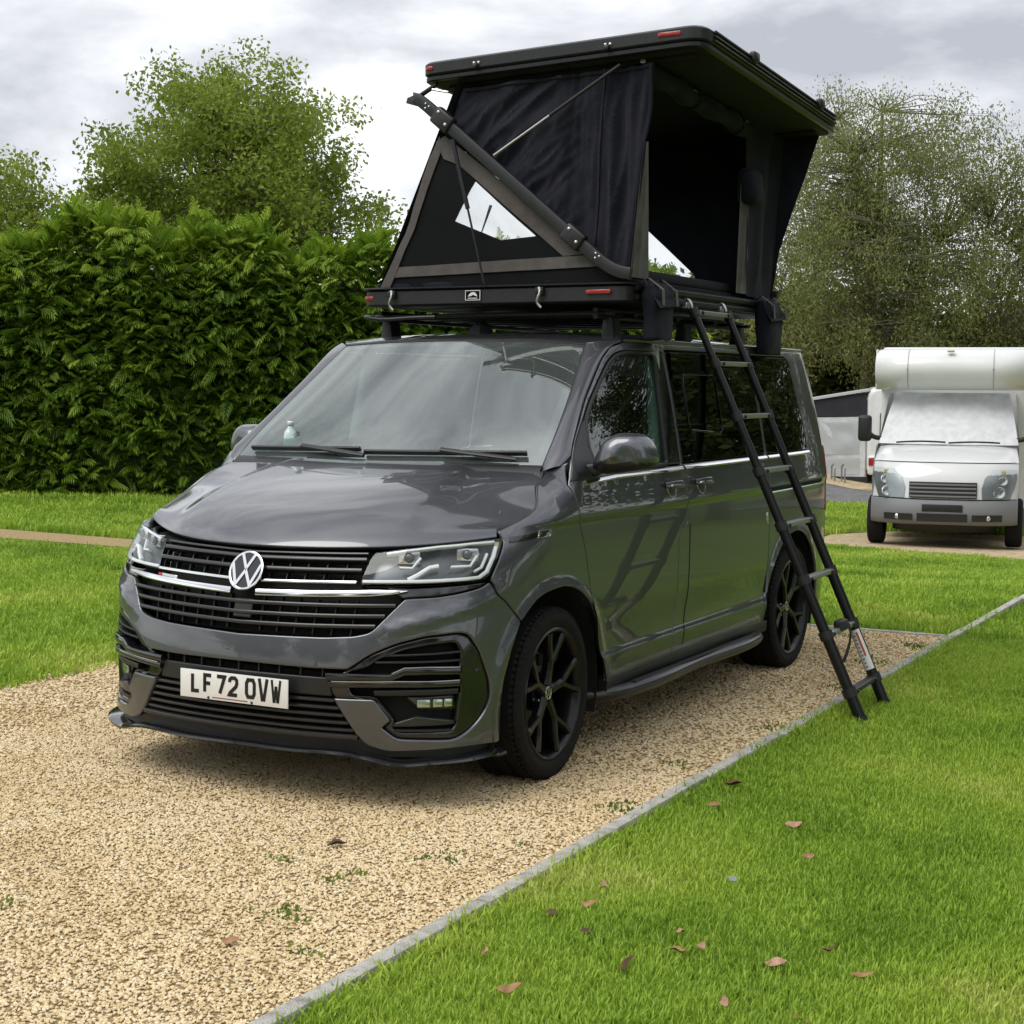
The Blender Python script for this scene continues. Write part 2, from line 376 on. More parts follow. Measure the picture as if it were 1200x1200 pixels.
def crv(pts):
    pts = np.array(pts, float); d = np.concatenate([[0], np.cumsum(np.linalg.norm(np.diff(pts, axis=0), axis=1))]); d /= d[-1]; sp_ = [Spl(d, pts[:, i]) for i in range(3)]
    return lambda t: np.stack([q(t) for q in sp_], -1)

# ------------------------------------------------------------------ van materials
PAINT = M('grey_metallic_paint', (.108, .113, .126), .42, .86, 1.0, var=.06, vscale=900, coatr=.012, coation=1.52)
BLACKGLOSS = M('gloss_black_trim', (.008, .008, .009), .12, 0, .6)
BLACKSAT = M('satin_black_plastic', (.012, .012, .013), .42, bump=.05, bscale=600)
SHELL = M('unlit_body_cavity', (.004, .004, .004), .9)
CHROME = M('bright_chrome', (.80, .81, .82), .07, 1)
SATCHROME = M('satin_chrome', (.62, .63, .64), .22, 1)
RUBBER = M('tyre_rubber', (.0085, .0085, .0085), .80, var=.3, vscale=40, bump=.15, bscale=300, spec=.22)
RIMBLK = M('gloss_black_alloy', (.003, .003, .0034), .3, .0, .12, spec=.3)
DISC = M('brake_disc_steel', (.22, .21, .2), .4, 1)
PANE_F = glass('windscreen_glass', (.62, .72, .69), 2.9, haze=.08, hazecol=(.55, .64, .62))  # haze paints glare into the pane along with slight dust
PANE_D = glass('door_glass', (.42, .58, .52), 1.6)
PANE_R = glass('privacy_glass', (.035, .05, .048), 1.6)
INTER = M('dark_grey_interior', (.022, .022, .023), .85, var=.2, vscale=30)
SEATM = M('charcoal_seat_cloth', (.03, .03, .032), .9, var=.25, vscale=60)
PLATEW = M('white_plate_sheet', (.74, .74, .72), .35, coat=.3)
INK = M('black_lettering', (.006, .006, .006), .4)
LENS = glass('headlight_lens', (.93, .95, .95), 1.5)
HLBLK = M('headlight_dark_bezel', (.11, .115, .12), .30, .8)
WHITEDRL = M('daytime_light_guide', (.80, .82, .83), .35, .0, coat=.3)

van = thing('camper_van', (0, 2.45, 0), 'dark grey panel van with black alloy wheels parked on the gravel under a roof tent', 'van')
# dark inner shell that shows only through the panel gaps and openings
def strip_shell():
    a = np.linspace(-(4.70-S0), 4.70-S0, 190); zz = np.array([.24, .5, .8, 1.0, 1.08, 1.19]); V = []; F = []
    for z in zz:
        P, n_ = surfF(a, np.full_like(a, z)); dep = np.where(np.abs(a)+S0 < 1.3, .085, .022)
        dep = np.where((np.abs(a)+S0 > .55) & (np.abs(a)+S0 < 1.35), .11, dep)
        P = P-n_*dep[:, None]
        if z > 1.06: P[:, 2] = np.minimum(P[:, 2], np.interp(np.abs(a)+S0, [-.7, .3, 1.15, 1.3], [.93, .96, 1.19, 1.19]))
        V.append(P)
    n_ = len(a)
    for j in range(len(zz)-1):
        for i in range(n_-1):
            yc, zc = V[j][i][1], (zz[j]+zz[j+1])/2
            s_ = abs(a[i])+S0
            if any(abs(yc-hy) < .50 and s_ > .38 for hy, hz in HUBS) and zz[j] < .75: continue
            F.append((j*n_+i, j*n_+i+1, (j+1)*n_+i+1, (j+1)*n_+i))
    return np.concatenate(V), F
V, F = strip_shell(); mk('inner_shell', V, F, SHELL, van)
box('underbody', (-.80, .35, .20), (.80, 4.7, .30), SHELL, van)
for sg in (1, -1):
    for hy, hz in HUBS:     # wheel housings
        pr = [(.47*math.cos(t), .47*math.sin(t)) for t in np.linspace(-.35, math.pi+.35, 28)]
        V = [(sg*x, hy+p[0]*1.0, hz+p[1]*.98) for x in (.915, .60) for p in pr]; k = len(pr)
        F = [(i, i+1, k+i+1, k+i) for i in range(k-1)]+[tuple(range(k, 2*k))]
        mk('wheel_housing', V, F, SHELL, van)

# ------------------------------------------------------------------ side panels (near side traced, far side mirrored)
archF = [(.465, .228), (.478, .43), (.497, .58), (.545, .690), (.640, .750), (.84, .786), (.94, .789), (1.02, .781), (1.176, .727), (1.295, .635), (1.362, .52), (1.385, .40), (1.388, .325)]
arF = smooth_path([(p[0], p[1]) for p in archF[3:]], 26)
def bonnet_edge(n):
    s = np.linspace(.334, 1.065, n); return s, ZT(s)
bs, bz = bonnet_edge(18)
fender = np.vstack([[(.334, .862), (.399, .80), (.51, .721)], arF[:-1], [(1.388, .325), (1.40, .325), (1.375, .358), (1.30, .55), (1.225, .748), (1.178, .908), (1.112, 1.055), (1.09, 1.195), (1.140, 1.286), (1.102, 1.268)], np.stack([bs, bz], 1)[::-1], [(.362, 1.0), (.352, .93)]])
o = panel('front_wing', fender, surfS, PAINT, van, h=.03, rows=(1.058, 1.045, 1.075)); mirror(o, van)
seamtop = [(1.09, 1.195), (1.145, 1.285), (1.224, 1.345), (1.376, 1.450), (1.566, 1.604), (1.71, 1.727), (1.797, 1.782), (1.90, 1.803), (2.26, 1.803)]
door = [(1.40, .325), (1.375, .358), (1.30, .55), (1.225, .748), (1.178, .908), (1.112, 1.055)]+seamtop+[(2.272, 1.204), (2.30, 1.061), (2.311, .951), (2.196, .905), (2.188, .656), (2.150, .46), (2.128, .325)]
whole = rnd_poly([(1.15, 1.228), (2.262, 1.228), (2.245, 1.765), (1.90, 1.767), (1.805, 1.750), (1.735, 1.712), (1.60, 1.605), (1.40, 1.450), (1.24, 1.342)], [.02, .01, .02, .05, .04, .04, .05, .05, .02])
dn = panel('front_door', door, surfS, PAINT, van, holes=[whole], h=.03, rows=(1.058, 1.045, 1.075, .425, .43, .445))
wf = rnd_poly([(1.352, 1.238), (2.085, 1.238), (2.135, 1.754), (1.90, 1.756), (1.813, 1.740), (1.747, 1.706), (1.612, 1.602), (1.506, 1.518), (1.435, 1.462), (1.355, 1.34)], [.03, .02, .04, .05, .04, .04, .05, .05, .02, .05])
w1 = panel('window', wf, surfS, PANE_D, dn, off=-.012, thick=.004, edge=.001, h=.05)
sail = [(1.098, 1.202), (1.348, 1.232), (1.352, 1.34), (1.432, 1.466), (1.395, 1.450), (1.225, 1.338), (1.15, 1.282)]
panel('mirror_mount', sail, surfS, BLACKSAT, dn, off=.004, thick=.02, h=.04)
panel('pillar_trim', [(2.088, 1.234), (2.258, 1.234), (2.243, 1.757), (2.137, 1.757)], surfS, BLACKGLOSS, dn, off=-.003, thick=.012, h=.05)
frm = [np.array(p) for p in wf]; P3, N3 = surfS(np.array(wf)[:, 0], np.array(wf)[:, 1])
sweep('window_seal', P3-.006*N3, rrect(.009, .010, .003, 2), BLACKSAT, dn, upv=N3, closed=True)
slide = [(2.128, .325), (2.150, .46), (2.188, .656), (2.196, .905), (2.311, .951), (2.30, 1.061), (2.272, 1.204), (2.26, 1.803), (3.435, 1.803), (3.47, 1.20), (3.485, .90), (3.47, .60), (3.43, .50), (3.40, .325)]
wso = rnd_poly([(2.278, 1.232), (3.455, 1.232), (3.43, 1.775), (2.270, 1.775)], .02)
ds = panel('sliding_door', slide, surfS, PAINT, van, holes=[wso], h=.03, rows=(1.058, 1.045, 1.075, .425, .43, .445))
gw = panel('window', rnd_poly([(2.284, 1.238), (3.448, 1.238), (3.424, 1.768), (2.276, 1.768)], .03), surfS, PANE_R, ds, off=-.004, thick=.004, edge=.001, h=.06)
vent = rnd_poly([(2.42, 1.39), (2.86, 1.365), (2.87, 1.66), (2.44, 1.66)], .04); vp = dense(vent, .03); P3, N3 = surfS(vp[:, 0], vp[:, 1])
sweep('sliding_vent_frame', P3-.001*N3, rrect(.004, .003, .001, 1), BLACKGLOSS, ds, upv=N3, closed=True)
quarter = [(3.40, .325), (3.43, .48)]+[(3.908-.455*math.cos(t)*1.02, .352+.435*math.sin(t)) for t in np.linspace(.30, math.pi-.02, 26)]+[(4.39, .30), (4.75, .30), (4.75, 1.803), (3.435, 1.803), (3.47, 1.20), (3.485, .90), (3.475, .60)]
wqo = rnd_poly([(3.478, 1.232), (4.215, 1.232), (4.115, 1.735), (4.05, 1.772), (3.455, 1.772)], .03)
dq = panel('rear_side_panel', quarter, surfS, PAINT, van, holes=[wqo], h=.03, rows=(1.058, 1.045, 1.075))
panel('window', rnd_poly([(3.484, 1.238), (4.208, 1.238), (4.108, 1.73), (4.045, 1.766), (3.461, 1.766)], .03), surfS, PANE_R, dq, off=-.004, thick=.004, edge=.001, h=.06)
ffl = [(2.200, .895), (2.300, .935), (2.312, .60), (2.245, .38), (2.160, .47), (2.196, .656)]
fp = dense(np.array([(2.330, .94), (2.320, .60), (2.262, .37), (2.255, .33)]), .03)
def groove(name, pts, parent, wdt=.004, off=.0006, mat=SHELL, h=.02):
    P2 = lin_path(pts, h); P3, N3 = surfS(P2[:, 0], P2[:, 1]); return sweep(name, P3+off*N3, rrect(wdt/2, .0015, .0005, 1), mat, parent, upv=N3)
groove('fuel_flap_seam', [(2.335, .94), (2.325, .60), (2.265, .365)], ds, .005)
# slide rail
P2 = lin_path([(3.49, 1.045), (4.42, 1.050)], .05); P3, N3 = surfS(P2[:, 0], P2[:, 1]); sweep('slide_rail', P3+.002*N3, rrect(.013, .006, .002, 1), SHELL, dq, upv=N3)
P2 = lin_path([(3.49, 1.026), (4.42, 1.031)], .05); P3, N3 = surfS(P2[:, 0], P2[:, 1]); sweep('rail_trim', P3+.004*N3, rrect(.005, .006, .002, 1), SATCHROME, dq, upv=N3+np.array([0, 0, .62]))
# bright belt mouldings
for nm, pts, par in (('belt_moulding', [(1.19, 1.196), (1.5, 1.208), (2.262, 1.212)], dn), ('belt_moulding', [(2.285, 1.214), (3.455, 1.218)], ds), ('belt_moulding', [(3.482, 1.218), (4.215, 1.222)], dq)):
    P2 = lin_path(pts, .05); P3, N3 = surfS(P2[:, 0], P2[:, 1]); sweep(nm, P3+.004*N3, rrect(.011, .006, .004, 2), CHROME, par, upv=N3+np.array([0, 0, .62]))
# door handles
def handle(s0, z0, par):
    P2 = np.array([(s0+.20*t, z0-.006*t) for t in np.linspace(0, 1, 13)]); P3, N3 = surfS(P2[:, 0], P2[:, 1]); t = np.linspace(0, 1, 13)
    lift = .010+.030*np.sin(np.pi*np.clip(t, 0, 1))**.6
    h_ = sweep('handle', P3+N3*lift[:, None], rrect(.016, .009, .006, 3), PAINT, par, upv=N3, scale=np.stack([.75+.35*np.sin(np.pi*t), .9+.2*np.sin(np.pi*t)], 1))
    sweep('chrome_strip', P3+N3*(lift+.0095)[:, None]-np.array([0, 0, .006]), rrect(.004, .002, .001, 1), CHROME, h_, upv=N3)
    c, n_ = surfS(np.array([s0+.10]), np.array([z0-.028])); th = np.linspace(0, math.pi, 15)
    cup = np.array([(s0+.095+.055*math.cos(q), z0-.018-.042*math.sin(q)) for q in th]); P3, N3 = surfS(cup[:, 0], cup[:, 1])
    sweep('handle_cup', P3+N3*.001, rrect(.004, .002, .001, 1), SATCHROME, h_, upv=N3)
handle(2.005, 1.143, dn); handle(2.385, 1.141, ds)
# small vent marks and reflector studs by the rear wheel
for s0 in (3.43, 3.535): panel('marker_lamp', [(s0, .855), (s0+.028, .855), (s0+.028, .925), (s0, .925)], surfS, SATCHROME, dq, off=.006, thick=.008, h=.05)
for obx in (dn, ds, dq): mirror_tree(obx, van)
# side badge on the front wing and its black strip
a1 = [(1.062+S0, .992), (1.255+S0, 1.000), (1.262+S0, 1.026), (1.058+S0, 1.014)]
bb = panel('wing_strip', a1, surfS, BLACKGLOSS, van, off=.004, thick=.006, h=.04, gap=.001, edge=.001); mirror(bb, van)
bq = panel('wing_badge', [(1.262+S0, .998), (1.425+S0, 1.001), (1.448+S0, 1.030), (1.272+S0, 1.028)], surfS, CHROME, van, off=.005, thick=.007, h=.04, gap=.001, edge=.001)
bk = panel('emblem_mark', [(1.30+S0, 1.004), (1.36+S0, 1.006), (1.345+S0, 1.016), (1.395+S0, 1.018), (1.41+S0, 1.024), (1.30+S0, 1.022)], surfS, INK, bq, off=.0065, thick=.001, h=.04, gap=.0005, edge=.0003)
mirror_tree(bq, van)
# sills and side bars
for sg in (1, -1):
    P2 = lin_path([(1.41, .30), (3.44, .30)], .1); P3, N3 = surfS(P2[:, 0], P2[:, 1]); P3 = P3-N3*.02; P3[:, 0] *= sg; N3 = N3*[sg, 1, 1]
    sweep('sill_trim', P3, rrect(.03, .02, .006, 2), BLACKSAT, van, upv=N3)
    path = smooth_path([(sg*.80, 1.36, .255), (sg*.93, 1.44, .262), (sg*.972, 1.56, .265), (sg*.975, 2.4, .265), (sg*.972, 3.22, .265), (sg*.93, 3.33, .262), (sg*.80, 3.41, .255)], 44)
    sb = sweep('side_bar', path, [(.040*math.cos(t)*(1.0), .034*math.sin(t)*(1 if math.sin(t) < 0 else .85)) for t in np.linspace(0, 2*math.pi, 17)[:-1]], M('semi_gloss_bar_black', (.010, .010, .011), .32, coat=.2), van)
    sweep('tread_strip', np.stack([np.full(20, sg*.985), np.linspace(1.6, 3.18, 20), np.full(20, .2955)], 1), rrect(.014, .002, .001, 1), SATCHROME if False else BLACKSAT, sb)

# ------------------------------------------------------------------ bonnet, windscreen, roof, pillars
bs, bz = bonnet_edge(12); Eb = FS(bs, bz)
lead_c = np.array([0, .185, .985])
bC = crv([(0, .168, .972), (0, .185, .992), (0, .235, 1.030), (0, .40, 1.106), (0, .65, 1.182), (0, .86, 1.228), (0, 1.00, 1.258)])
bE0 = crv([FS(.334, 1.018)]+[p for p in Eb])
bonn = grid_surf(bC, bE0, 2.0, 3.4)
def bonnS(u, t):
    P, n_ = bonn(u, t); return P, n_
def bonn_d(u, t):
    """bonnet with its two raised shoulder lines"""
    def f(u, t):
        P = bonn(u, t)[0].copy(); au = np.abs(u); ln = .68-.10*t
        P[..., 2] += .015*sm((t-.03)/.25)*(sm((ln-au)/.13+.5)); 
        P[..., 2] -= .010*sm((au-.2)/.8)*np.sin(np.pi*np.clip(t, 0, 1)); return P
    h = .004; u = np.asarray(u, float); t = np.asarray(t, float); n_ = np.cross(f(u+h, t)-f(u-h, t), f(u, t+h)-f(u, t-h)); return f(u, t), n_/(np.linalg.norm(n_, axis=-1, keepdims=True)+1e-12)
panel('bonnet', [(-1, 0), (1, 0), (1, 1), (-1, 1)], bonn_d, PAINT, van, h=.024, gap=.004, edge=.006, thick=.02)
wE = crv([(.792, 1.075, 1.262), (.778, 1.19, 1.355), (.745, 1.37, 1.490), (.700, 1.57, 1.640), (.652, 1.765, 1.790)])
wC = crv([(0, .985, 1.262), (0, 1.105, 1.362), (0, 1.285, 1.502), (0, 1.485, 1.655), (0, 1.69, 1.808)])
wsc = grid_surf(wC, wE, 2.2, 2.0)
ws = panel('windscreen', [(-1, 0), (1, 0), (1, 1), (-1, 1)], wsc, PANE_F, van, h=.06, thick=.005, edge=.001, gap=.004)
# black ceramic border of the windscreen
bord = panel('glass_border', [(-.99, .005), (.99, .005), (.99, .995), (-.99, .995)], wsc, BLACKGLOSS, ws, holes=[rnd_poly([(-.945, .085), (.945, .085), (.945, .965), (.12, .965), (.09, .90), (-.09, .90), (-.12, .965), (-.945, .965)], .02)], off=-.004, thick=.002, edge=.001, gap=0, h=.05)
# scuttle below the glass
u = np.linspace(-1, 1, 31); P, n_ = wsc(u, np.full(31, .0)); Q = P+np.array([0, -.012, -.014]); sweep('scuttle_panel', Q, rrect(.03, .008, .004, 2), BLACKSAT, van, upv=(0, -.6, .8))
rE = crv([(.655, 1.775, 1.797), FS(1.82, 1.806)*[1, 0, 0]+[-.035, 1.84, 1.806], FS(1.93, 1.816)]+[FS(s, 1.822) for s in (2.1, 2.6, 3.2, 3.8, 4.2, 4.55)])
rC = crv([(0, 1.70, 1.815), (0, 1.84, 1.838), (0, 2.1, 1.858), (0, 2.6, 1.872), (0, 3.2, 1.872), (0, 3.8, 1.866), (0, 4.3, 1.852), (0, 4.72, 1.815)])
roof = grid_surf(rC, rE, 2.2, 3.0)
panel('roof', [(-1, 0), (1, 0), (1, 1), (-1, 1)], roof, PAINT, van, h=.05, gap=.003, edge=.004, thick=.02)
# pillar strip between windscreen and door frame, then the gutter rail above the doors
def loft(name, A, Bc, mat, parent, bulge=.02, n=8, outw=(1, -.5, .6)):
    A, Bc = np.asarray(A), np.asarray(Bc); k = len(A); V = []; ow = np.asarray(outw, float); ow /= np.linalg.norm(ow)
    for j in range(n+1):
        t = j/n; V.append(A*(1-t)+Bc*t+ow*bulge*(4*t*(1-t))**.8)
    for ext, src in ((-.014, 0), (-.014, n)): pass
    V = [A-ow*.02]+V+[Bc-ow*.02]; V = np.concatenate(V); m_ = n+3
    F = [(j*k+i, j*k+i+1, (j+1)*k+i+1, (j+1)*k+i) for j in range(m_-1) for i in range(k-1)]
    return mk(name, V, F, mat, parent, sharp=50)
t = np.linspace(0, 1, 26); A = wE(t)+np.array([.004, -.001, .001])
sp2 = rnd_poly(np.array(seamtop[1:8]+[(1.90, 3), (1.145, 3)]), [0, .06, .1, .1, .08, .06, 0, 0, 0], 6); sp2 = sp2[:-2]; dd = np.concatenate([[0], np.cumsum(np.linalg.norm(np.diff(sp2, axis=0), axis=1))]); dd /= dd[-1]
sp3 = np.stack([np.interp(t, dd, sp2[:, i]) for i in (0, 1)], 1); Bc = FS(sp3[:, 0]-.004, sp3[:, 1]+.004)
A[0] += [.004, -.012, -.016]; Bc[0] = FS(1.118, 1.268)
o = loft('windscreen_pillar', A, Bc, PAINT, van, .016); mirror(o, van)
s_ = np.linspace(1.90, 4.60, 40); A = FS(s_, np.full(40, 1.8065)); tt = np.interp(s_, [1.90, 4.42], [.02, .985]); 
rr = roof(np.full(200, 1.0), np.linspace(0, 1, 200))[0]; Bc = np.stack([np.interp(A[:, 1], rr[:, 1], rr[:, i]) for i in range(3)], 1); Bc[:, 1] = A[:, 1]; Bc[:, 0] -= .003
o = loft('roof_gutter', A, Bc, PAINT, van, .006, outw=(1, 0, 1)); mirror(o, van)
A2 = wE(np.linspace(.97, 1, 3)); 
# header joint between glass and roof
u = np.linspace(-1, 1, 31); P, n_ = wsc(u, np.full(31, 1.0)); sweep('roof_header_seal', P+np.array([0, .006, .002]), rrect(.010, .005, .002, 1), BLACKSAT, van, upv=(0, -.5, .85))
# rear: tailgate closing the back
a = np.linspace(4.752, S1, 24); zz = np.linspace(.30, 1.80, 20); V = []; F = []
for z in zz:
    P = FS(a, np.full_like(a, z)); V.append(np.vstack([P, (P*[-1, 1, 1])[::-1][1:]]))
k = len(V[0]); F = [(j*k+i, j*k+i+1, (j+1)*k+i+1, (j+1)*k+i) for j in range(len(zz)-1) for i in range(k-1)]
tg = mk('tailgate', np.concatenate(V), F, PAINT, van)
for sg in (1, -1): panel('rear_light', rnd_poly([(4.60, .85), (4.80, .85), (4.80, 1.25), (4.62, 1.25)], .02), surfS, M('red_lamp_plastic', (.35, .01, .01), .15, coat=.5), van, off=.006, thick=.02, flip=sg < 0)
# wipers
def wiper(u0, u1, upiv):
    us = np.linspace(u0, u1, 16); P, n_ = wsc(us, np.interp(us, [min(u0, u1), max(u0, u1)], [.055, .075])); bl = sweep('wiper', P+n_*.018, rrect(.006, .012, .003, 2), BLACKSAT, van, upv=n_)
    us = np.linspace(upiv, (u0+u1)/2, 12); P, n_ = wsc(us, np.linspace(.03, .066, 12)); sweep('wiper_arm', P+n_*np.linspace(.02, .036, 12)[:, None], rrect(.010, .006, .003, 2), BLACKSAT, bl, upv=n_)
wiper(-.90, -.10, -.05); wiper(-.06, .90, .86)
# roof aerial
P, n_ = roof(np.array([-.16]), np.array([.16])); c = P[0]
V = []; F = []
for z, l0, l1, wd in ((0, -.075, .075, .035), (.025, -.055, .070, .026), (.050, -.025, .06, .014), (.058, -.01, .05, .006)):
    V += [(c[0]-wd, c[1]+l0, c[2]+z-.003), (c[0]+wd, c[1]+l0, c[2]+z-.003), (c[0]+wd, c[1]+l1, c[2]+z-.003), (c[0]-wd, c[1]+l1, c[2]+z-.003)]
for j in range(3): F += [(j*4+i, j*4+(i+1) % 4, j*4+4+(i+1) % 4, j*4+4+i) for i in range(4)]
F.append((12, 13, 14, 15)); mk('roof_aerial', V, F, M('grey_aerial', (.12, .12, .125), .4, coat=.4), van, sharp=30)

# ------------------------------------------------------------------ front: bumper, grille, lights
half = [(0, .533), (.332, .531), (.487, .534), (.572, .595), (.668, .637), (.773, .664), (.901, .674), (.943, .664), (1.007, .594), (1.056, .496), (1.061, .412), (1.026, .341), (.968, .297), (.905, .269), (.68, .277), (.625, .318), (.660, .345), (.594, .426), (.430, .424), (.476, .355), (.523, .286), (.569, .244),
        (.642, .224), (.771, .228), (.925, .233), (1.130, .229), (1.143, .43), (1.165, .58), (1.212, .69), (1.180, .722), (1.071, .80), (1.004, .856), (.972, .838), (.879, .820), (.798, .809), (.69, .803), (.675, .802), (.603, .722), (.562, .676), (.50, .661), (.38, .652), (0, .642)]
bh = rnd_poly(half, [0, 0, .01, .03, .03, .03, .03, .03, .04, .03, .04, .04, .03, .03, .02, .006, .012, .01, .006, .02, .02, .02, .02, .02, .02, .01, .02, .02, .01, .01, .02, .008, .02, .02, .02, .01, .01, .02, .02, .02, .02, 0], 4)
full = np.vstack([bh[1:-1], bh[-1:], (bh[1:-1]*[-1, 1])[::-1], bh[:1]*[-1, 1]])
bump = panel('front_bumper', full, surfF, PAINT, van, h=.028, thick=.03, edge=.006)
def bar(name, pts, hh, dep, off, mat, parent, both=True, smoothp=False, sc=None):
    """bar following the nose: hh = half height, dep = half depth, off = offset of its axis from the skin"""
    P2 = smooth_path(pts, 30) if smoothp else lin_path(pts, .04); out = []
    for sg in ((1, -1) if both else (1,)):
        P3, N3 = surfF(P2[:, 0]*sg, P2[:, 1]); out.append(sweep(name, P3+off*N3, rrect(hh, dep, min(hh, dep)*.6, 2), mat, parent, upv=N3, scale=sc))
    return out
# grille
gr = panel('grille', [(-.66, .79), (-.57, .68), (-.50, .665), (-.38, .655), (0, .646), (.38, .655), (.50, .665), (.57, .68), (.66, .79), (.66, .83), (.485, .85), (.50, .968), (0, .952), (-.50, .968), (-.485, .85), (-.66, .83)], surfF, SHELL, van, off=-.055, thick=.01, h=.05)
GRS = M('grille_slat_black', (.016, .0165, .017), .28, coat=.25)
for z, al in ((.934, .494), (.895, .488)): bar('slat', [(-al, z+.006), (-.3, z+.002), (0, z-.004), (.3, z+.002), (al, z+.006)], .0085, .020, -.016, GRS, gr, both=False)
bar('slat', [(-.49, .962), (-.3, .957), (0, .950), (.3, .957), (.49, .962)], .005, .016, -.016, GRS, gr, both=False)
for z, al in ((.767, .645), (.728, .61), (.690, .578)): bar('slat', [(-al, z+.008), (-.3, z), (0, z-.006), (.3, z), (al, z+.008)], .0080, .018, -.016, GRS, gr, both=False)
for i in range(-6, 7):
    if i == 0: continue
    x = i*.083; bar('rib', [(x, .948), (x*.99, .860)], .0025, .012, -.034, BLACKSAT, gr, both=False)
    bar('rib', [(x*.98, .792), (x*.96, .66)], .0025, .012, -.034, BLACKSAT, gr, both=False)
panel('radar_cover', [(-.045, .700), (.045, .700), (.045, .775), (-.045, .775)], surfF, BLACKSAT, gr, off=-.004, thick=.01, h=.04)
bar('chrome_strip', [(.06, .843), (.30, .850), (.480, .855)], .0065, .008, .000, CHROME, gr)
P2 = lin_path([(.06, .798), (.30, .806), (.50, .815), (.62, .822), (.682, .828)], .03); sc = np.interp(P2[:, 0], [0, .55, .64, .682], [1, .95, .6, .12])
for sg in (1, -1):
    P3, N3 = surfF(P2[:, 0]*sg, P2[:, 1]); sweep('chrome_strip', P3+.004*N3, rrect(.0135, .010, .005, 2), CHROME, gr, upv=N3, scale=np.stack([sc, np.ones_like(sc)], 1))
for sg in (1, -1): panel('lamp_underline_trim', [(.60*sg, .842), (.70*sg, .840), (.99*sg, .855), (.965*sg, .841), (.875*sg, .823), (.79*sg, .812), (.69*sg, .806), (.668*sg, .803)], surfF, BLACKGLOSS, gr, off=-.006, thick=.01, h=.04, gap=.001)
# small red and silver badge beside the far headlight
panel('trim_badge', [(-.475, .838), (-.36, .833), (-.36, .822), (-.475, .827)], surfF, SATCHROME, gr, off=.006, thick=.006, gap=.0005, edge=.001)
panel('trim_badge', [(-.475, .838), (-.452, .837), (-.452, .826), (-.475, .827)], surfF, M('red_enamel', (.4, .015, .02), .3), gr, off=.0075, thick=.006, gap=.0005, edge=.001)
def vw_badge(c, ex, ey, ez, r, parent, ringm=CHROME, name='emblem'):
    V, F = lathe_data([(0.0001, .004), (r*.86, .004), (r*.90, .002), (r*.90, -.012), (.0001, -.012)], 40); V = np.stack([V[:, 1], V[:, 2], V[:, 0]], 1)
    e_ = mk(name, place(V, c, ex, ey, ez), F, BLACKGLOSS, parent, sharp=30)
    th = np.linspace(0, 2*math.pi, 49)[:-1]; ring = np.stack([r*.93*np.cos(th), r*.93*np.sin(th), np.full(48, .003)], 1)
    Vr, Fr = sweep_data(ring, rrect(r*.065, r*.05, r*.03, 2), (0, 0, 1), closed=True); mk('emblem_ring', place(Vr, c, ex, ey, ez), Fr, ringm, e_, sharp=40)
    vpath = [[(-.36, .80), (0, .10), (.36, .80)], [(-.84, .36), (-.42, -.72), (0, .02), (.42, -.72), (.84, .36)]]
    V, F = stroke_data([np.array(p)*r for p in vpath], r*.155, .004); V[:, 2] += .004
    mk('emblem_letters', place(V, c, ex, ey, ez), F, ringm, e_, smooth=False)
P, n_ = surfF(np.array([0.]), np.array([.872])); n_ = n_[0]; n_ = n_/np.linalg.norm(n_); ey = np.cross(n_, (1, 0, 0)); vw_badge(P[0]+n_*.012, np.array([1, 0, 0.]), ey/np.linalg.norm(ey), n_, .081, van)
# headlights
hl = np.array([(.508, .968), (.628, .985), (.75, 1.002), (.887, 1.013), (1.030, 1.017), (1.026, .975), (1.016, .92), (1.000, .880), (.984, .866), (.952, .860), (.726, .856), (.488, .847), (.498, .907)])
def hlshift(d): return inset(dense(hl[::-1] if area2(hl) < 0 else hl, .03), d)
hl = rnd_poly(hl, .018, 4)
hb = panel('headlight', hl, surfF, HLBLK, van, off=-.055, thick=.02, h=.03, gap=.004)
ring_ = hlshift(.006); P3, N3 = surfF(ring_[:, 0], ring_[:, 1]); 
k = len(ring_); mk('lamp_housing', np.concatenate([P3-.006*N3, P3-.060*N3]), [(i, (i+1) % k, k+(i+1) % k, k+i) for i in range(k)], BLACKGLOSS, hb)
def hbar(name, pts, hh, dep, off, mat, sc=None): return bar(name, pts, hh, dep, off, mat, hb, both=False, sc=sc)
hbar('light_guide', [(.500, .862), (.60, .864), (.723, .867), (.90, .873), (.955, .876), (.985, .896), (1.000, .953), (1.003, .985)], .0068, .010, -.013, WHITEDRL)
hbar('light_guide', [(.672, .874), (.705, .892), (.742, .920), (.775, .926)], .0080, .010, -.018, WHITEDRL)
hbar('light_guide', [(.627, .919), (.676, .918), (.695, .955)], .0040, .008, -.018, WHITEDRL)
hbar('light_guide', [(.825, .922), (.905, .923), (.925, .968)], .0045, .008, -.018, WHITEDRL)
hbar('light_guide', [(.93, .902), (.958, .915), (.970, .965)], .0050, .008, -.020, WHITEDRL)
hbar('top_reflector', [(.560, .965), (.63, .977), (.75, .992), (.88, 1.001), (.99, 1.004)], .0048, .010, -.014, WHITEDRL)
panel('amber_marker', [(.995, 1.010), (1.024, 1.009), (1.020, .978), (.995, .975)], surfF, M('amber_lens', (.45, .36, .16), .2, coat=.6), hb, off=-.012, thick=.01, h=.04)
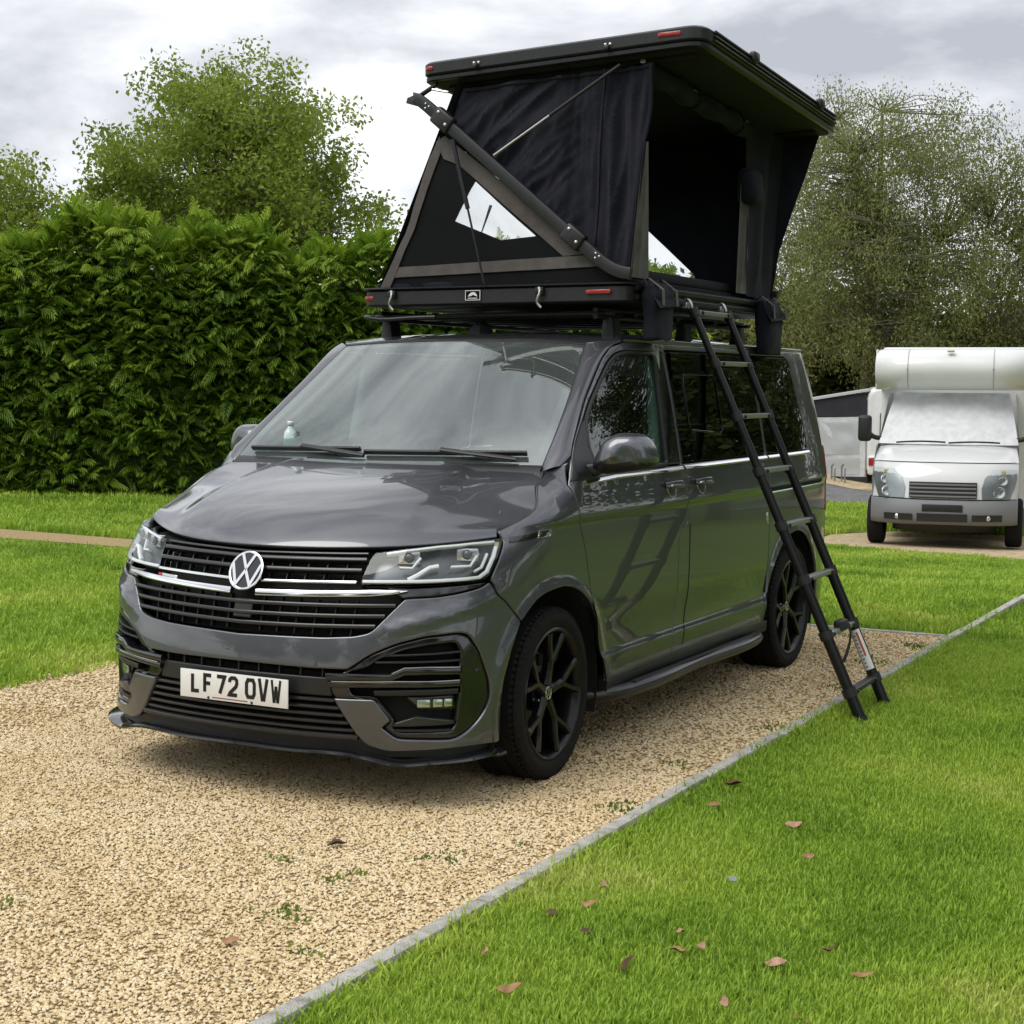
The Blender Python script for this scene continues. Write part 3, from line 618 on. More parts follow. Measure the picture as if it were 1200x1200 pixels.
for ac, zc in ((.648, .947), (.868, .958)):
    P, n_ = surfF(np.array([ac]), np.array([zc])); n_ = np.array([.35, -.93, .05]); n_ /= np.linalg.norm(n_); ex = np.cross((0, 0, 1), n_)*-1; ex /= np.linalg.norm(ex); ey = np.cross(n_, ex)
    V, F = box_data(.085, .050, .03, .006, 2); mk('projector_frame', place(V, P[0]-n_*.050, ex, ey, n_), F, SATCHROME, hb, sharp=35)
    V, F = lathe_data([(.0001, .014), (.010, .0125), (.017, .008), (.020, 0)], 20); V = np.stack([V[:, 1], V[:, 2], V[:, 0]], 1); mk('projector_lens', place(V, P[0]-n_*.036, ex, ey, n_), F, M('projector_glass', (.06, .065, .075), .03, .0, 1.0), hb)
panel('lens', hl, surfF, LENS, hb, off=-.002, thick=.004, edge=.003, gap=.003, h=.03)
mirror_tree(hb, van)
# side intakes with fog lamps
outer = np.array([(.487, .534), (.572, .595), (.668, .637), (.773, .664), (.901, .674), (.943, .664), (1.007, .594), (1.056, .496), (1.061, .412), (1.026, .341), (.968, .297), (.905, .269), (.68, .277), (.625, .318), (.660, .345), (.594, .426), (.430, .424), (.40, .50)])
inner = rnd_poly([(.565, .545), (.60, .575), (.69, .612), (.80, .634), (.895, .640), (.925, .60), (.932, .44), (.916, .325), (.895, .302), (.69, .300), (.66, .318), (.676, .345), (.61, .415), (.50, .440), (.48, .52)], .02)
sf = panel('side_intake', rnd_poly(outer, .02), surfF, BLACKGLOSS, van, holes=[inner], off=-.010, thick=.06, edge=.008, h=.03)
panel('intake_back', np.array(inner)*1.0, surfF, SHELL, sf, off=-.065, thick=.005, gap=-.004, h=.06)
def sbar(*a_, **k_): return bar(*a_, sf, both=False, **k_)
sbar('blade', [(.400, .505), (.55, .508), (.655, .510), (.705, .532), (.80, .535), (.922, .531)], .014, .028, -.026, BLACKGLOSS)
sbar('blade', [(.410, .474), (.55, .480), (.68, .484), (.925, .484)], .012, .026, -.028, BLACKGLOSS)
sbar('bright_edge', [(.425, .487), (.68, .4965), (.922, .4965)], .0016, .004, -.004, SATCHROME); sbar('bright_edge', [(.66, .526), (.705, .547), (.80, .550), (.920, .546)], .0016, .004, -.004, SATCHROME)
sbar('slat', [(.60, .590), (.75, .596), (.925, .602)], .004, .020, -.036, BLACKSAT); sbar('slat', [(.59, .565), (.75, .568), (.925, .570)], .004, .020, -.036, BLACKSAT)
sbar('blade', [(.59, .447), (.75, .452), (.925, .452)], .012, .02, -.036, BLACKSAT)
fb = panel('fog_lamp', [(.713, .430), (.920, .432), (.922, .378), (.768, .382)], surfF, HLBLK, sf, off=-.050, thick=.01, h=.03)
for ac, wd in ((.785, .026), (.845, .020), (.892, .018)):
    P, n_ = surfF(np.array([ac]), np.array([.405])); V, F = box_data(wd*2, .014, .034, .005, 2); e1 = np.cross((0, 0, 1), n_[0]); e1 /= np.linalg.norm(e1); mk('bulb_reflector', place(V, P[0]-n_[0]*.043, e1, n_[0], np.array([0, 0, 1.])), F, SATCHROME, fb)
panel('lens', [(.713, .430), (.920, .432), (.922, .378), (.768, .382)], surfF, LENS, fb, off=-.030, thick=.003, h=.04, edge=.002)
panel('fin', [(.640, .325), (.754, .360), (.914, .340), (.914, .322), (.65, .316)], surfF, GRS, sf, off=-.018, thick=.03, h=.04)
sbar('slat', [(.67, .306), (.90, .304)], .004, .02, -.03, BLACKSAT)
c, n_ = surfF(np.array([1.004]), np.array([.521])); V, F = lathe_data([(.0001, .003), (.011, .003), (.013, 0)], 20); V = np.stack([V[:, 1], V[:, 2], V[:, 0]], 1); e1 = np.cross((0, 0, 1), n_[0]); e1 /= np.linalg.norm(e1)
mk('parking_sensor', place(V, c[0]-n_[0]*.009, e1, np.cross(n_[0], e1), n_[0]), F, BLACKSAT, sf); mirror_tree(sf, van)
# centre lower intake
li = panel('lower_intake', [(-.56, .25), (-.47, .36), (-.42, .43), (-.41, .52), (.41, .52), (.42, .43), (.47, .36), (.56, .25)], surfF, SHELL, van, off=-.06, thick=.005, h=.06)
for i, z in enumerate((.412, .384, .356, .328, .300)): al = .425+(.424-z)*.68; bar('slat', [(-al, z), (0, z), (al, z)], .006, .020, -.030, GRS, li, both=False)
for i in range(-4, 5): bar('rib', [(i*.095, .545), (i*.095, .495)], .003, .012, -.03, BLACKSAT, li, both=False)
panel('plate_plinth', rnd_poly([(-.425, .425), (.425, .425), (.405, .500), (-.405, .500)], .01), surfF, BLACKSAT, li, off=-.016, thick=.03, h=.04, edge=.006)
bar('lower_bar', [(-.53, .276), (0, .276), (.53, .276)], .010, .02, -.018, GRS, li, both=False)
panel('lower_apron', [(-1.10, .195), (-1.10, .25), (-.58, .262), (-.52, .272), (.52, .272), (.58, .262), (1.10, .25), (1.10, .195)], surfF, BLACKSAT, li, off=-.022, thick=.02, h=.05)
# splitter lip
lp = np.array([(-1.115, .205), (-.95, .197), (-.78, .192), (-.665, .189), (-.585, .207), (-.52, .219), (-.3, .222), (0, .224), (.3, .222), (.52, .219), (.585, .207), (.665, .189), (.78, .192), (.95, .197), (1.115, .205)])
P2 = smooth_path(lp, 90); P3, N3 = surfF(P2[:, 0], P2[:, 1]); sweep('splitter', P3+N3*.012, [(-.007, -.05), (.006, -.05), (.008, .02), (.003, .032), (-.005, .030), (-.009, .018)], BLACKGLOSS, van, upv=N3)
# number plate
P, n_ = surfF(np.array([0.]), np.array([.432])); pc = np.array([0, P[0][1]-.012, .430]); en = np.array([0, -1, .02]); ex = np.array([1., 0, 0]); ey = np.array([0, .02, 1.])
V, F = box_data(.52, .111, .006, .002, 2); np_ = mk('number_plate', place(V, pc, ex, ey, en), F, PLATEW, van, sharp=40)
GL = {'L': [[(0, 1), (0, 0), (.85, 0)]], 'F': [[(.85, 1), (0, 1), (0, 0)], [(0, .52), (.72, .52)]], '7': [[(0, 1), (1, 1), (.38, 0)]], '2': [[(0, .74), (.06, .9), (.28, 1), (.72, 1), (.95, .88), (.97, .68), (.85, .5), (.1, .12), (0, 0), (1, 0)]],
      'O': [[(0, .2), (.18, 0), (.82, 0), (1, .2), (1, .8), (.82, 1), (.18, 1), (0, .8), (0, .2)]], 'V': [[(0, 1.16), (.42, -.16)], [(1, 1.16), (.58, -.16)]], 'W': [[(-.04, 1.16), (.24, -.16)], [(.30, -.16), (.48, .80)], [(.70, -.16), (.52, .80)], [(1.04, 1.16), (.76, -.16)]]}
x0 = -.205
for chx in 'LF72 OVW':
    if chx == ' ': x0 += .033-.011; continue
    w_, h_ = .050-.013, .079-.013; V, F = stroke_data([[(x0+.0065+p[0]*w_, -.027+p[1]*h_) for p in q] for q in GL[chx]], {'V': .0135, 'W': .0100}.get(chx, .0145), .0012); V[:, 2] += .0032
    mk('plate_character', place(V, pc, ex, ey, en), F, INK, np_, smooth=False); x0 += .050+.0105
V, F = stroke_data([[(-.10, -.046), (.07, -.046)]], .004, .0005); V[:, 2] += .0032; mk('plate_dealer_line', place(V, pc, ex, ey, en), F, M('faded_red_print', (.25, .06, .05), .5), np_, smooth=False)
for xx in (-.12, .09):
    V, F = lathe_data([(.0001, .003), (.005, .002), (.006, 0)], 12); V = np.stack([V[:, 1]+xx, V[:, 2]-.0485, V[:, 0]+.003], 1); mk('plate_screw', place(V, pc, ex, ey, en), F, INK, np_)

# ------------------------------------------------------------------ door mirrors
def mirror_cap():
    """outline in x-z, lofted through its depth"""
    ol = rnd_poly([(.985, 1.288), (1.03, 1.372), (1.085, 1.404), (1.19, 1.402), (1.238, 1.355), (1.252, 1.292), (1.228, 1.255), (1.02, 1.225), (.965, 1.245)], [.03, .04, .04, .04, .04, .03, .03, .04, .02], 5); ol = dense(ol, .012); c = ol.mean(0)
    V = []; F = []; k = len(ol); lv = [(-.075, .10, .02), (-.072, .45, .01), (-.060, .74, 0), (-.035, .92, 0), (-.005, 1.0, 0), (.035, 1.0, 0), (.060, .97, 0), (.066, .90, 0)]
    for y, s, dz in lv: V += [(c[0]+(p[0]-c[0])*s, 1.19+y+.10*(p[0]-1.1), c[1]+(p[1]-c[1])*s) for p in ol]
    for j in range(len(lv)-1): F += [(j*k+i, j*k+(i+1) % k, (j+1)*k+(i+1) % k, (j+1)*k+i) for i in range(k)]
    F += [tuple(range(k))[::-1], tuple(range((len(lv)-1)*k, len(lv)*k))]; return np.array(V), F
V, F = mirror_cap(); V = V+[-.065, .14, 0]; mo = mk('door_mirror', V, F, PAINT, van, sharp=60)
me = mo.data; me.materials.append(BLACKSAT)
for p in me.polygons:
    if p.center[2] < 1.283-.02*(p.center[0]-1.05): p.material_index = 1
P = np.array([(.86, 1.29, 1.245), (.90, 1.30, 1.248), (.94, 1.315, 1.255), (.98, 1.325, 1.262)]); sweep('mirror_arm', smooth_path(P, 10), rrect(.045, .026, .015, 3), BLACKSAT, mo)
mg = mk('mirror_glass', [(.955, 1.393, 1.25), (1.16, 1.412, 1.27), (1.15, 1.412, 1.38), (.985, 1.396, 1.385)], [(0, 1, 2, 3)], CHROME, mo)
mo2 = mirror_tree(mo, van)
for o_ in [mo2]+[c_ for c_ in bpy.data.objects if c_.parent == mo2]: o_.data.transform(Matrix.Translation((.075, .10, 0)))

# ------------------------------------------------------------------ wheels
def tyre_data(r=.352, rim=.262, wd=.245):
    h = wd/2; prof = [(rim-.012, -h*.80), (rim, -h*.90), (rim+.03, -h*1.0), (r-.035, -h*1.0), (r-.014, -h*.93), (r-.004, -h*.82)]
    for g in (-.55, -.18, .18, .55): prof += [(r, (g-.05)*wd*.72), (r-.008, (g-.035)*wd*.72), (r-.008, (g+.035)*wd*.72), (r, (g+.05)*wd*.72)]
    prof += [(r-.004, h*.82), (r-.014, h*.93), (r-.035, h*1.0), (r-.05, h*1.01), (rim+.035, h*1.0), (rim+.012, h*.95), (rim+.004, h*.90), (rim-.012, h*.80)]
    V, F = lathe_data(prof, 80); parts = [(V, F)]
    for i in range(80):          # tread blocks across the shoulders and centre
        t = 2*math.pi*(i+.5)/80
        for x0, x1, dr in ((-.118, -.085, .0015), (.085, .118, .0015)):
            Vb, Fb = box_data(.034, .016, .012, .002, 1); c = (x0+x1)/2; Vb = Vb+[c, 0, 0]; tilt = -.42 if c > 0 else .42
            ct, st = math.cos(tilt), math.sin(tilt); Vb = np.stack([c+(Vb[:, 0]-c)*ct+Vb[:, 2]*-st*(-1), Vb[:, 1], (Vb[:, 0]-c)*st*1+Vb[:, 2]*ct+r-.0085], 1)
            y, z = Vb[:, 1].copy(), Vb[:, 2].copy(); Vb[:, 1] = y*math.cos(t)-z*math.sin(t); Vb[:, 2] = y*math.sin(t)+z*math.cos(t); parts.append((Vb, Fb))
    return join(parts)
TY = tyre_data()
rimV = lathe_data([(.256, -.10), (.262, -.095), (.246, -.085), (.240, .02), (.244, .080), (.252, .098), (.262, .104), (.268, .108), (.271, .116), (.266, .1205), (.259, .118), (.251, .108), (.243, .085), (.236, .02), (.236, -.09), (.256, -.10)], 72)
def spoke_data():
    """Y shaped spoke: one arm from the hub that forks in two towards the rim; built round angle zero (along +y)"""
    parts = []
    def arm(pts, wds, hts):
        P = np.array(pts); V, F = sweep_data(lin_path(P, .02), [(-1, -1), (1, -1), (1, .35), (.55, 1), (-.55, 1), (-1, .35)], (1, 0, 0), scale=np.stack([np.interp(np.linspace(0, 1, len(lin_path(P, .02))), np.linspace(0, 1, len(wds)), wds), np.interp(np.linspace(0, 1, len(lin_path(P, .02))), np.linspace(0, 1, len(hts)), hts)], 1)); parts.append((V, F))
    def pt(r, a, x): return (x, r*math.cos(a), r*math.sin(a))
    arm([pt(.035, 0, .072), pt(.085, 0, .078), pt(.135, 0, .083)], [.024, .018, .020], [.022, .02, .018])
    for s in (1, -1): arm([pt(.118, 0, .083), pt(.150, .10*s, .086), pt(.195, .21*s, .092), pt(.252, .255*s, .100)], [.013, .015, .0135, .0165], [.018, .018, .017, .016])
    return join(parts)
SPK = spoke_data()
def bake(name, VF, mat, sharp=30):
    me_ = bpy.data.meshes.new(name); me_.from_pydata(np.asarray(VF[0]).tolist(), [], [list(map(int, f)) for f in VF[1]]); me_.materials.append(mat); me_.polygons.foreach_set('use_smooth', [True]*len(me_.polygons)); me_.set_sharp_from_angle(angle=R_(sharp)); me_.update(); return me_
def rotx(VF, t): V = np.array(VF[0]); y, z = V[:, 1].copy(), V[:, 2].copy(); V[:, 1] = y*math.cos(t)-z*math.sin(t); V[:, 2] = y*math.sin(t)+z*math.cos(t); return V, VF[1]
ME_RIM = bake('wheel', rimV, RIMBLK); ME_TY = bake('tyre', TY, RUBBER, 28); ME_SP = [bake('spoke', rotx(SPK, 2*math.pi*i/5+.32), RIMBLK) for i in range(5)]
capV = lathe_data([(.0001, .090), (.030, .090), (.034, .086), (.034, .06), (.075, .055), (.080, .04), (.080, -.02)], 36); ME_CAP = bake('hub', capV, RIMBLK)
ME_DISC = bake('brake_disc', lathe_data([(.07, .015), (.165, .015), (.168, .012), (.168, -.012), (.165, -.015), (.07, -.015)], 48), DISC)
cal = join([(box_data(.07, .075, .17, .012, 2)[0]+[0, -.145, .02], box_data(.07, .075, .17, .012, 2)[1])]); ME_CAL = bake('brake_caliper', cal, BLACKSAT)
ring_r = .026; th = np.linspace(0, 2*math.pi, 33)[:-1]
eV, eF = sweep_data(np.stack([np.full(32, .0915), ring_r*np.cos(th), ring_r*np.sin(th)], 1), rrect(.0018, .0015, .001, 1), (1, 0, 0), closed=True)
lV, lF = stroke_data([np.array(p)*ring_r for p in ([(-.36, .82), (0, .10), (.36, .82)], [(-.84, .36), (-.42, -.78), (0, .02), (.42, -.78), (.84, .36)])], ring_r*.17, .0015)
lV = np.stack([lV[:, 2]+.0905, lV[:, 0], lV[:, 1]], 1); ME_EMB = bake('hub_emblem', join([(eV, eF), (lV, lF)]), SATCHROME)
bolts = []
for i in range(5):
    t_ = 2*math.pi*i/5; V, F = lathe_data([(.0001, .076), (.008, .076), (.010, .072), (.010, .05)], 8); bolts.append((V+[0, .056*math.cos(t_), .056*math.sin(t_)], F))
ME_BOLT = bake('wheel_bolts', join(bolts), SATCHROME)
def child(name, me_, par, rot=None):
    o_ = bpy.data.objects.new(name, me_); COL.objects.link(o_); o_.parent = par
    if rot: o_.rotation_euler = rot
    return o_
for sg in (1, -1):
    for k_, (hy, hz) in enumerate(HUBS):
        wh = bpy.data.objects.new('wheel', ME_RIM); COL.objects.link(wh); wh.parent = van
        steer = R_(1.5) if k_ == 0 else 0
        wh.matrix_parent_inverse = Matrix.Translation((0, -2.45, 0)); wh.location = (sg*.824, hy, hz); wh.rotation_euler = (R_(23)*(1 if k_ else -.4), 0, (0 if sg > 0 else math.pi)+steer)
        child('tyre', ME_TY, wh)
        for m_ in ME_SP: child('spoke', m_, wh)
        h_ = child('hub', ME_CAP, wh); child('hub_emblem', ME_EMB, wh, (R_(-23)*(1 if k_ else -.4), 0, 0)); child('wheel_bolts', ME_BOLT, wh); child('brake_disc', ME_DISC, wh); child('brake_caliper', ME_CAL, wh)

# ------------------------------------------------------------------ cabin seen through the glass
box('cabin_floor', (-.85, .95, .45), (.85, 4.5, .5), INTER, van)
dsh = smooth_path([(0, .98, 1.20), (0, 1.15, 1.235), (0, 1.38, 1.22), (0, 1.47, 1.13), (0, 1.46, .9)], 14)
V = [(x, p[1]+.07*(abs(x)/.85)**2, p[2]) for x in np.linspace(-.84, .84, 12) for p in dsh]; k = 14; mk('dashboard', V, [(i*k+j, i*k+j+1, (i+1)*k+j+1, (i+1)*k+j) for i in range(11) for j in range(k-1)], INTER, van)
V, F = box_data(.34, .14, .05, .02, 3); mk('instrument_hood', V@np.array([[1, 0, 0], [0, 1, 0], [0, 0, 1]])+[-.42, 1.33, 1.25], F, INTER, van)
th = np.linspace(0, 2*math.pi, 41)[:-1]; stc = np.array([-.42, 1.52, 1.18]); e1 = np.array([1, 0, 0.]); e2 = np.array([0, .45, .89])
stw = tube('steering_wheel', stc+np.outer(.185*np.cos(th), e1)+np.outer(.185*np.sin(th), e2), .016, INTER, van, closed=True, n=8, upv=np.cross(e1, e2))
for q in (0, math.pi, -math.pi/2): tube('steering_spoke', [stc, stc+.18*(math.cos(q)*e1+math.sin(q)*e2)], .014, INTER, stw, n=6, upv=(.3, .5, .7))
def seat(x, y, parts=('seat',), hw=.25):
    V, F = box_data(hw*2, .5, .16, .05, 3); s_ = mk('seat', V+[x, y-.22, .82], F, SEATM, van, sharp=60)
    V, F = box_data(hw*2-.02, .13, .66, .05, 3); V[:, 1] += V[:, 2]*.22; mk('seat_back', V+[x, y+.06, 1.16], F, SEATM, s_, sharp=60)
    V, F = box_data(.26, .10, .18, .04, 3); mk('headrest', V+[x, y+.17, 1.57], F, SEATM, s_, sharp=60)
for x in (-.42, .42): seat(x, 1.98)
for x in (-.5, 0, .5): seat(x, 3.3, hw=.22)
for sg in (1, -1):   # inner pillar trims, pale grey-green through the glass
    tube('pillar_lining', [(sg*.86, 2.12, 1.22), (sg*.80, 2.19, 1.78)], .035, M('pale_trim', (.30, .33, .32), .8), van, n=8, upv=(0, 1, 0))
P, n_ = roof(np.linspace(-.95, .95, 13), np.full(13, .06)); 
hv = np.array([roof(np.linspace(-.96, .96, 15), np.full(15, tt_))[0]-[0, 0, .045] for tt_ in np.linspace(.03, .98, 20)]).reshape(-1, 3); mk('headlining', hv, [(j*15+i, j*15+i+1, (j+1)*15+i+1, (j+1)*15+i) for j in range(19) for i in range(14)], M('pale_trim'), van)
V, F = box_data(.24, .025, .06, .012, 2); mk('interior_mirror', V+[0, 1.60, 1.695], F, BLACKSAT, van)
tube('seat_belt', [(.78, 2.13, 1.62), (.55, 1.95, 1.25)], .012, BLACKSAT, van, n=6)
# bottle of water standing on the dashboard
wb = thing('water_bottle', (-.56, 1.17, 1.237), 'small clear plastic water bottle standing on the dashboard behind the windscreen', 'bottle')
V, F = lathe_data([(.0001, 0), (.030, 0), (.033, .006), (.033, .05), (.030, .06), (.033, .07), (.033, .12), (.028, .145), (.013, .165), (.013, .175), (.0001, .175)], 20); V = np.stack([V[:, 1], V[:, 2], V[:, 0]], 1)
mk('bottle_body', V+[-.56, 1.17, 1.237], F, M('pale_bottle_plastic', (.55, .68, .66), .12, coat=.6), wb)
V, F = lathe_data([(.0335, .065), (.0345, .068), (.0345, .108), (.0335, .11)], 20); V = np.stack([V[:, 1], V[:, 2], V[:, 0]], 1); mk('paper_sleeve', V+[-.56, 1.17, 1.237], F, M('green_sleeve', (.10, .38, .34), .5), wb)
V, F = lathe_data([(.0001, .193), (.014, .193), (.0155, .188), (.0155, .172), (.0001, .172)], 16); V = np.stack([V[:, 1], V[:, 2], V[:, 0]], 1); mk('cap', V+[-.56, 1.17, 1.237], F, M('white_cap', (.7, .75, .75), .4), wb)
# ------------------------------------------------------------------ roof rack
ALU = M('black_powder_coat', (.016, .0165, .018), .38, .3, var=.15, vscale=60)
ALUG = M('charcoal_extrusion', (.030, .031, .033), .42, .4, var=.12, vscale=50)
GREYMET = M('brushed_aluminium', (.55, .56, .55), .35, .9)
REDREF = M('red_reflector', (.32, .015, .015), .2, coat=.7)
rack = thing('roof_rack', (0, 2.9, 1.87), 'low black slatted roof rack between the van roof and the tent base', 'roof rack')
for x in (-.60, .60):
    for z in (1.925, 1.957): sweep('side_rail', [(x, y, z) for y in np.linspace(1.98, 3.95, 8)], rrect(.012, .010, .004, 2), ALU, rack)
for i, y in enumerate(np.linspace(2.05, 3.90, 8)): sweep('cross_slat', [(x, y, 1.942) for x in np.linspace(-.66, .66, 6)], rrect(.022, .009, .004, 2), ALU, rack)
for y in (2.12, 3.02, 3.82):
    for sg in (1, -1):
        zb = float(roof(np.array([.88]), np.array([.5]))[0][0][2])-.01
        V, F = box_data(.06, .10, 1, .012, 2); V[:, 2] = np.where(V[:, 2] > 0, 1.925, zb); V[:, 0] = V[:, 0]*np.where(V[:, 2] > 1.9, .8, 1.25); mk('rack_foot', V+[sg*.62, y, 0], F, BLACKSAT, rack, sharp=35)
# ------------------------------------------------------------------ roof tent
CANV = M('black_navy_canvas', (.0098, .0104, .0185), .85, var=.25, vscale=14, bump=.15, bscale=420, sheen=.04, spec=.25)
CGREY = M('grey_canvas', (.085, .075, .072), .85, var=.2, vscale=18, bump=.25, bscale=420, sheen=.15)
MESHM = M('black_mesh_fabric', (.0045, .005, .0065), .85, bump=.3, bscale=700, spec=.2)
FILM = glass('clear_window_film', (.96, .97, .97), 1.45, haze=.05, hazecol=(.8, .82, .82), rough=.05)  # faint white haze stands in for sky reflected in the vinyl
LIDB = M('lid_underside', (.021, .020, .022), .7, var=.15, vscale=8, spec=.15)
tent = thing('roof_tent', (.1, 2.9, 1.97), 'opened black hard shell roof tent with canvas walls on top of the van', 'roof tent')
YF, YR = 1.92, 3.86
def zl(x, y): return 3.086+.033*(x+.28)-.058*(y-1.9)
def slab(name, ol, z0, z1, mat, parent, bev=.012, zf=None, lip=True):
    """rounded plate: outline in x-y, profiled edge"""
    ol = dense(ol, .05); k = len(ol); V = []; F = []
    lv = [(bev, z0), (0, z0+bev*.8), (0, z1-bev*.8), (bev, z1)]
    for d_, z in lv:
        q = inset(ol, d_); V += [(p[0], p[1], z+(zf(p[0], p[1]) if zf else 0)) for p in q]
    for j in range(3): F += [(j*k+i, j*k+(i+1) % k, (j+1)*k+(i+1) % k, (j+1)*k+i) for i in range(k)]
    F += [tuple(range(k))[::-1], tuple(range(3*k, 4*k))]; return mk(name, V, F, mat, parent, sharp=40)
bo = rnd_poly([(-.635, 1.885), (.80, 1.885), (.80, 3.92), (-.635, 3.92)], .05, 6)
bshell = slab('base_shell', bo, 1.985, 2.066, ALUG, tent, .012)
slab('base_lip', rnd_poly([(-.645, 1.875), (.81, 1.875), (.81, 3.93), (-.645, 3.93)], .05, 6), 2.0663, 2.076, ALU, tent, .003)
slab('base_floor', rnd_poly([(-.60, 1.93), (.76, 1.93), (.76, 3.88), (-.60, 3.88)], .05, 4), 2.0763, 2.10, CANV, tent, .005)
for z in (2.055, 2.012): sweep('side_channel', [(.812, y, z) for y in np.linspace(1.97, 3.86, 8)], rrect(.010, .013, .004, 2), ALU, tent)
lo_ = rnd_poly([(-.295, 1.872), (1.165, 1.872), (1.165, 3.90), (-.295, 3.90)], [.07, .11, .11, .07], 8)
lid = slab('lid', lo_, -.006, .062, ALUG, tent, .014, zl)
slab('lid_lip', inset(dense(lo_, .05), .006), -.030, -.0065, ALU, lid, .005, zl)
slab('lid_lining', inset(dense(lo_, .05), .035), -.0330, -.0303, LIDB, lid, .001, zl)
for yy in (2.0, 3.72):
    P = np.array([(x, yy, zl(x, yy)-.040) for x in np.linspace(-.2, 1.08, 8)]); sweep('lining_batten', P, rrect(.018, .006, .002, 1), LIDB, lid)
P = np.array([(.83, y, zl(.83, y)-.043) for y in np.linspace(1.97, 3.8, 10)]); sweep('canvas_track', P, rrect(.012, .008, .003, 1), GREYMET, lid)
for dz in (.050, .030, .010): sweep('accessory_track', np.array([(1.172, y, zl(1.17, y)+dz) for y in np.linspace(1.99, 3.80, 10)]), rrect(.006, .005, .002, 1), ALU, lid)
for y in (2.48, 3.50):
    V, F = box_data(.035, .07, .05, .012, 3); mk('track_clamp', V+[1.180, y, zl(1.17, y)+.052], F, BLACKSAT, lid, sharp=40)
def refl(x0, x1, y, z, par, n=(0, -1, 0)):
    V, F = box_data(x1-x0, .010, .020, .004, 2); return mk('reflector', V+[(x0+x1)/2, y, z], F, REDREF, par, sharp=40)
refl(.60, .725, 1.879, 2.034, bshell); refl(-.625, -.575, 1.887, 2.026, bshell)
refl(-.265, -.225, 1.872, zl(-.25, 1.9)+.030, lid); refl(.945, 1.055, 1.872, zl(1, 1.9)+.034, lid)
for x in (.015, .70):    # eyelets on the front edge of the lid
    for dx, dz in ((-.012, .026), (.012, .026)):
        V, F = lathe_data([(.0001, .006), (.006, .005), (.008, 0)], 12); V = np.stack([V[:, 1], -V[:, 0], V[:, 2]], 1); mk('bolt', V+[x+dx, 1.870, zl(x, 1.9)+dz], F, GREYMET, lid)
    V, F = box_data(.022, .03, .022, .006, 2); mk('hook', V+[x, 1.862, zl(x, 1.9)+.008], F, BLACKSAT, lid, sharp=40)
# badge plate on the base
V, F = box_data(.086, .006, .052, .002, 1); lgp = mk('logo_plate', V+[-.003, 1.882, 2.030], F, BLACKGLOSS, bshell, sharp=40)
WP = M('white_print', (.72, .72, .72), .5)
def prints(paths, wd, closed=False):
    V, F = stroke_data(paths, wd, .0012); mk('logo_print', place(V, (-.003, 1.8785, 2.030), np.array([1., 0, 0]), np.array([0, 0, 1.]), np.array([0, -1., 0])), F, WP, lgp, smooth=False)
prints([[(-.040, -.0225), (.040, -.0225), (.040, .0225), (-.040, .0225), (-.040, -.0225)]], .003)
dome = [(-.026, -.006), (-.020, .004), (-.010, .012), (.002, .016), (.014, .012), (.022, .002), (.026, -.006), (.012, -.002), (.002, .003), (-.008, -.003)]
V = [(x, y, z) for z in (0, .0012) for x, y in dome]; k = len(dome); mk('logo_print', place(np.array(V), (-.003, 1.8785, 2.030), np.array([1., 0, 0]), np.array([0, 0, 1.]), np.array([0, -1., 0])), [tuple(range(k, 2*k))]+[(i, (i+1) % k, k+(i+1) % k, k+i) for i in range(k)], WP, lgp, smooth=False)
for i in range(8): prints([[(-.026+i*.0066, -.014), (-.0215+i*.0066, -.014)]], .005)
# catches under the front edge
for x in (-.46, .36): tube('latch', smooth_path([(x, 1.868, 2.06), (x+.006, 1.860, 2.03), (x-.008, 1.862, 1.995), (x+.01, 1.87, 1.965)], 12), .006, GREYMET, bshell, n=6); box('latch_plate', (x-.022, 1.866, 2.025), (x+.022, 1.884, 2.060), ALU, bshell)
tube('rack_handle', smooth_path([(-.60, 1.99, 1.93), (-.60, 1.86, 1.932), (-.56, 1.85, 1.925), (-.35, 1.85, 1.925), (-.20, 1.86, 1.928)], 20), .010, ALU, rack, n=8)
# --- canvas
def cloth(name, P00, P10, P11, P01, nu, nv, mat, parent, amp=.012, seed=0, folds=(), hole=None, th=.003, nrm=None):
    """fabric panel over a four-cornered frame, hanging in folds; hole(u,v) cuts openings"""
    P00, P10, P11, P01 = [np.array(p, float) for p in (P00, P10, P11, P01)]; n_ = np.cross(P10-P00, P01-P00); n_ /= np.linalg.norm(n_)
    V = []
    for j in range(nv+1):
        for i in range(nu+1):
            u, v = i/nu, j/nv; p = P00*(1-u)*(1-v)+P10*u*(1-v)+P11*u*v+P01*(1-u)*v
            ed = min(u, 1-u, v, 1-v); e_ = min(1, ed*7); q = 0
            for (a0, b0, wd, am) in folds: q += am*math.exp(-((u-(a0+b0*v))/wd)**2)
            q += amp*(noise.noise(Vector((p[0]*2.3+seed, p[1]*2.3, p[2]*2.3)))+.5*noise.noise(Vector((p[0]*6+seed, p[1]*6, p[2]*3.5)))+.25*noise.noise(Vector((p[0]*15+seed, p[1]*15, p[2]*8))))
            V.append(p+n_*q*e_)
    F = []
    for j in range(nv):
        for i in range(nu):
            if hole and hole((i+.5)/nu, (j+.5)/nv): continue
            a_ = j*(nu+1)+i; F.append((a_, a_+1, a_+nu+2, a_+nu+1))
    return mk(name, V, F, mat, parent)
def flat(y):   # x,z -> point on the front/rear wall
    return lambda a, b: (np.stack([np.asarray(a, float), np.full_like(np.asarray(a, float), y), np.asarray(b, float)], -1), np.tile((0, -1., 0), (len(a), 1)))
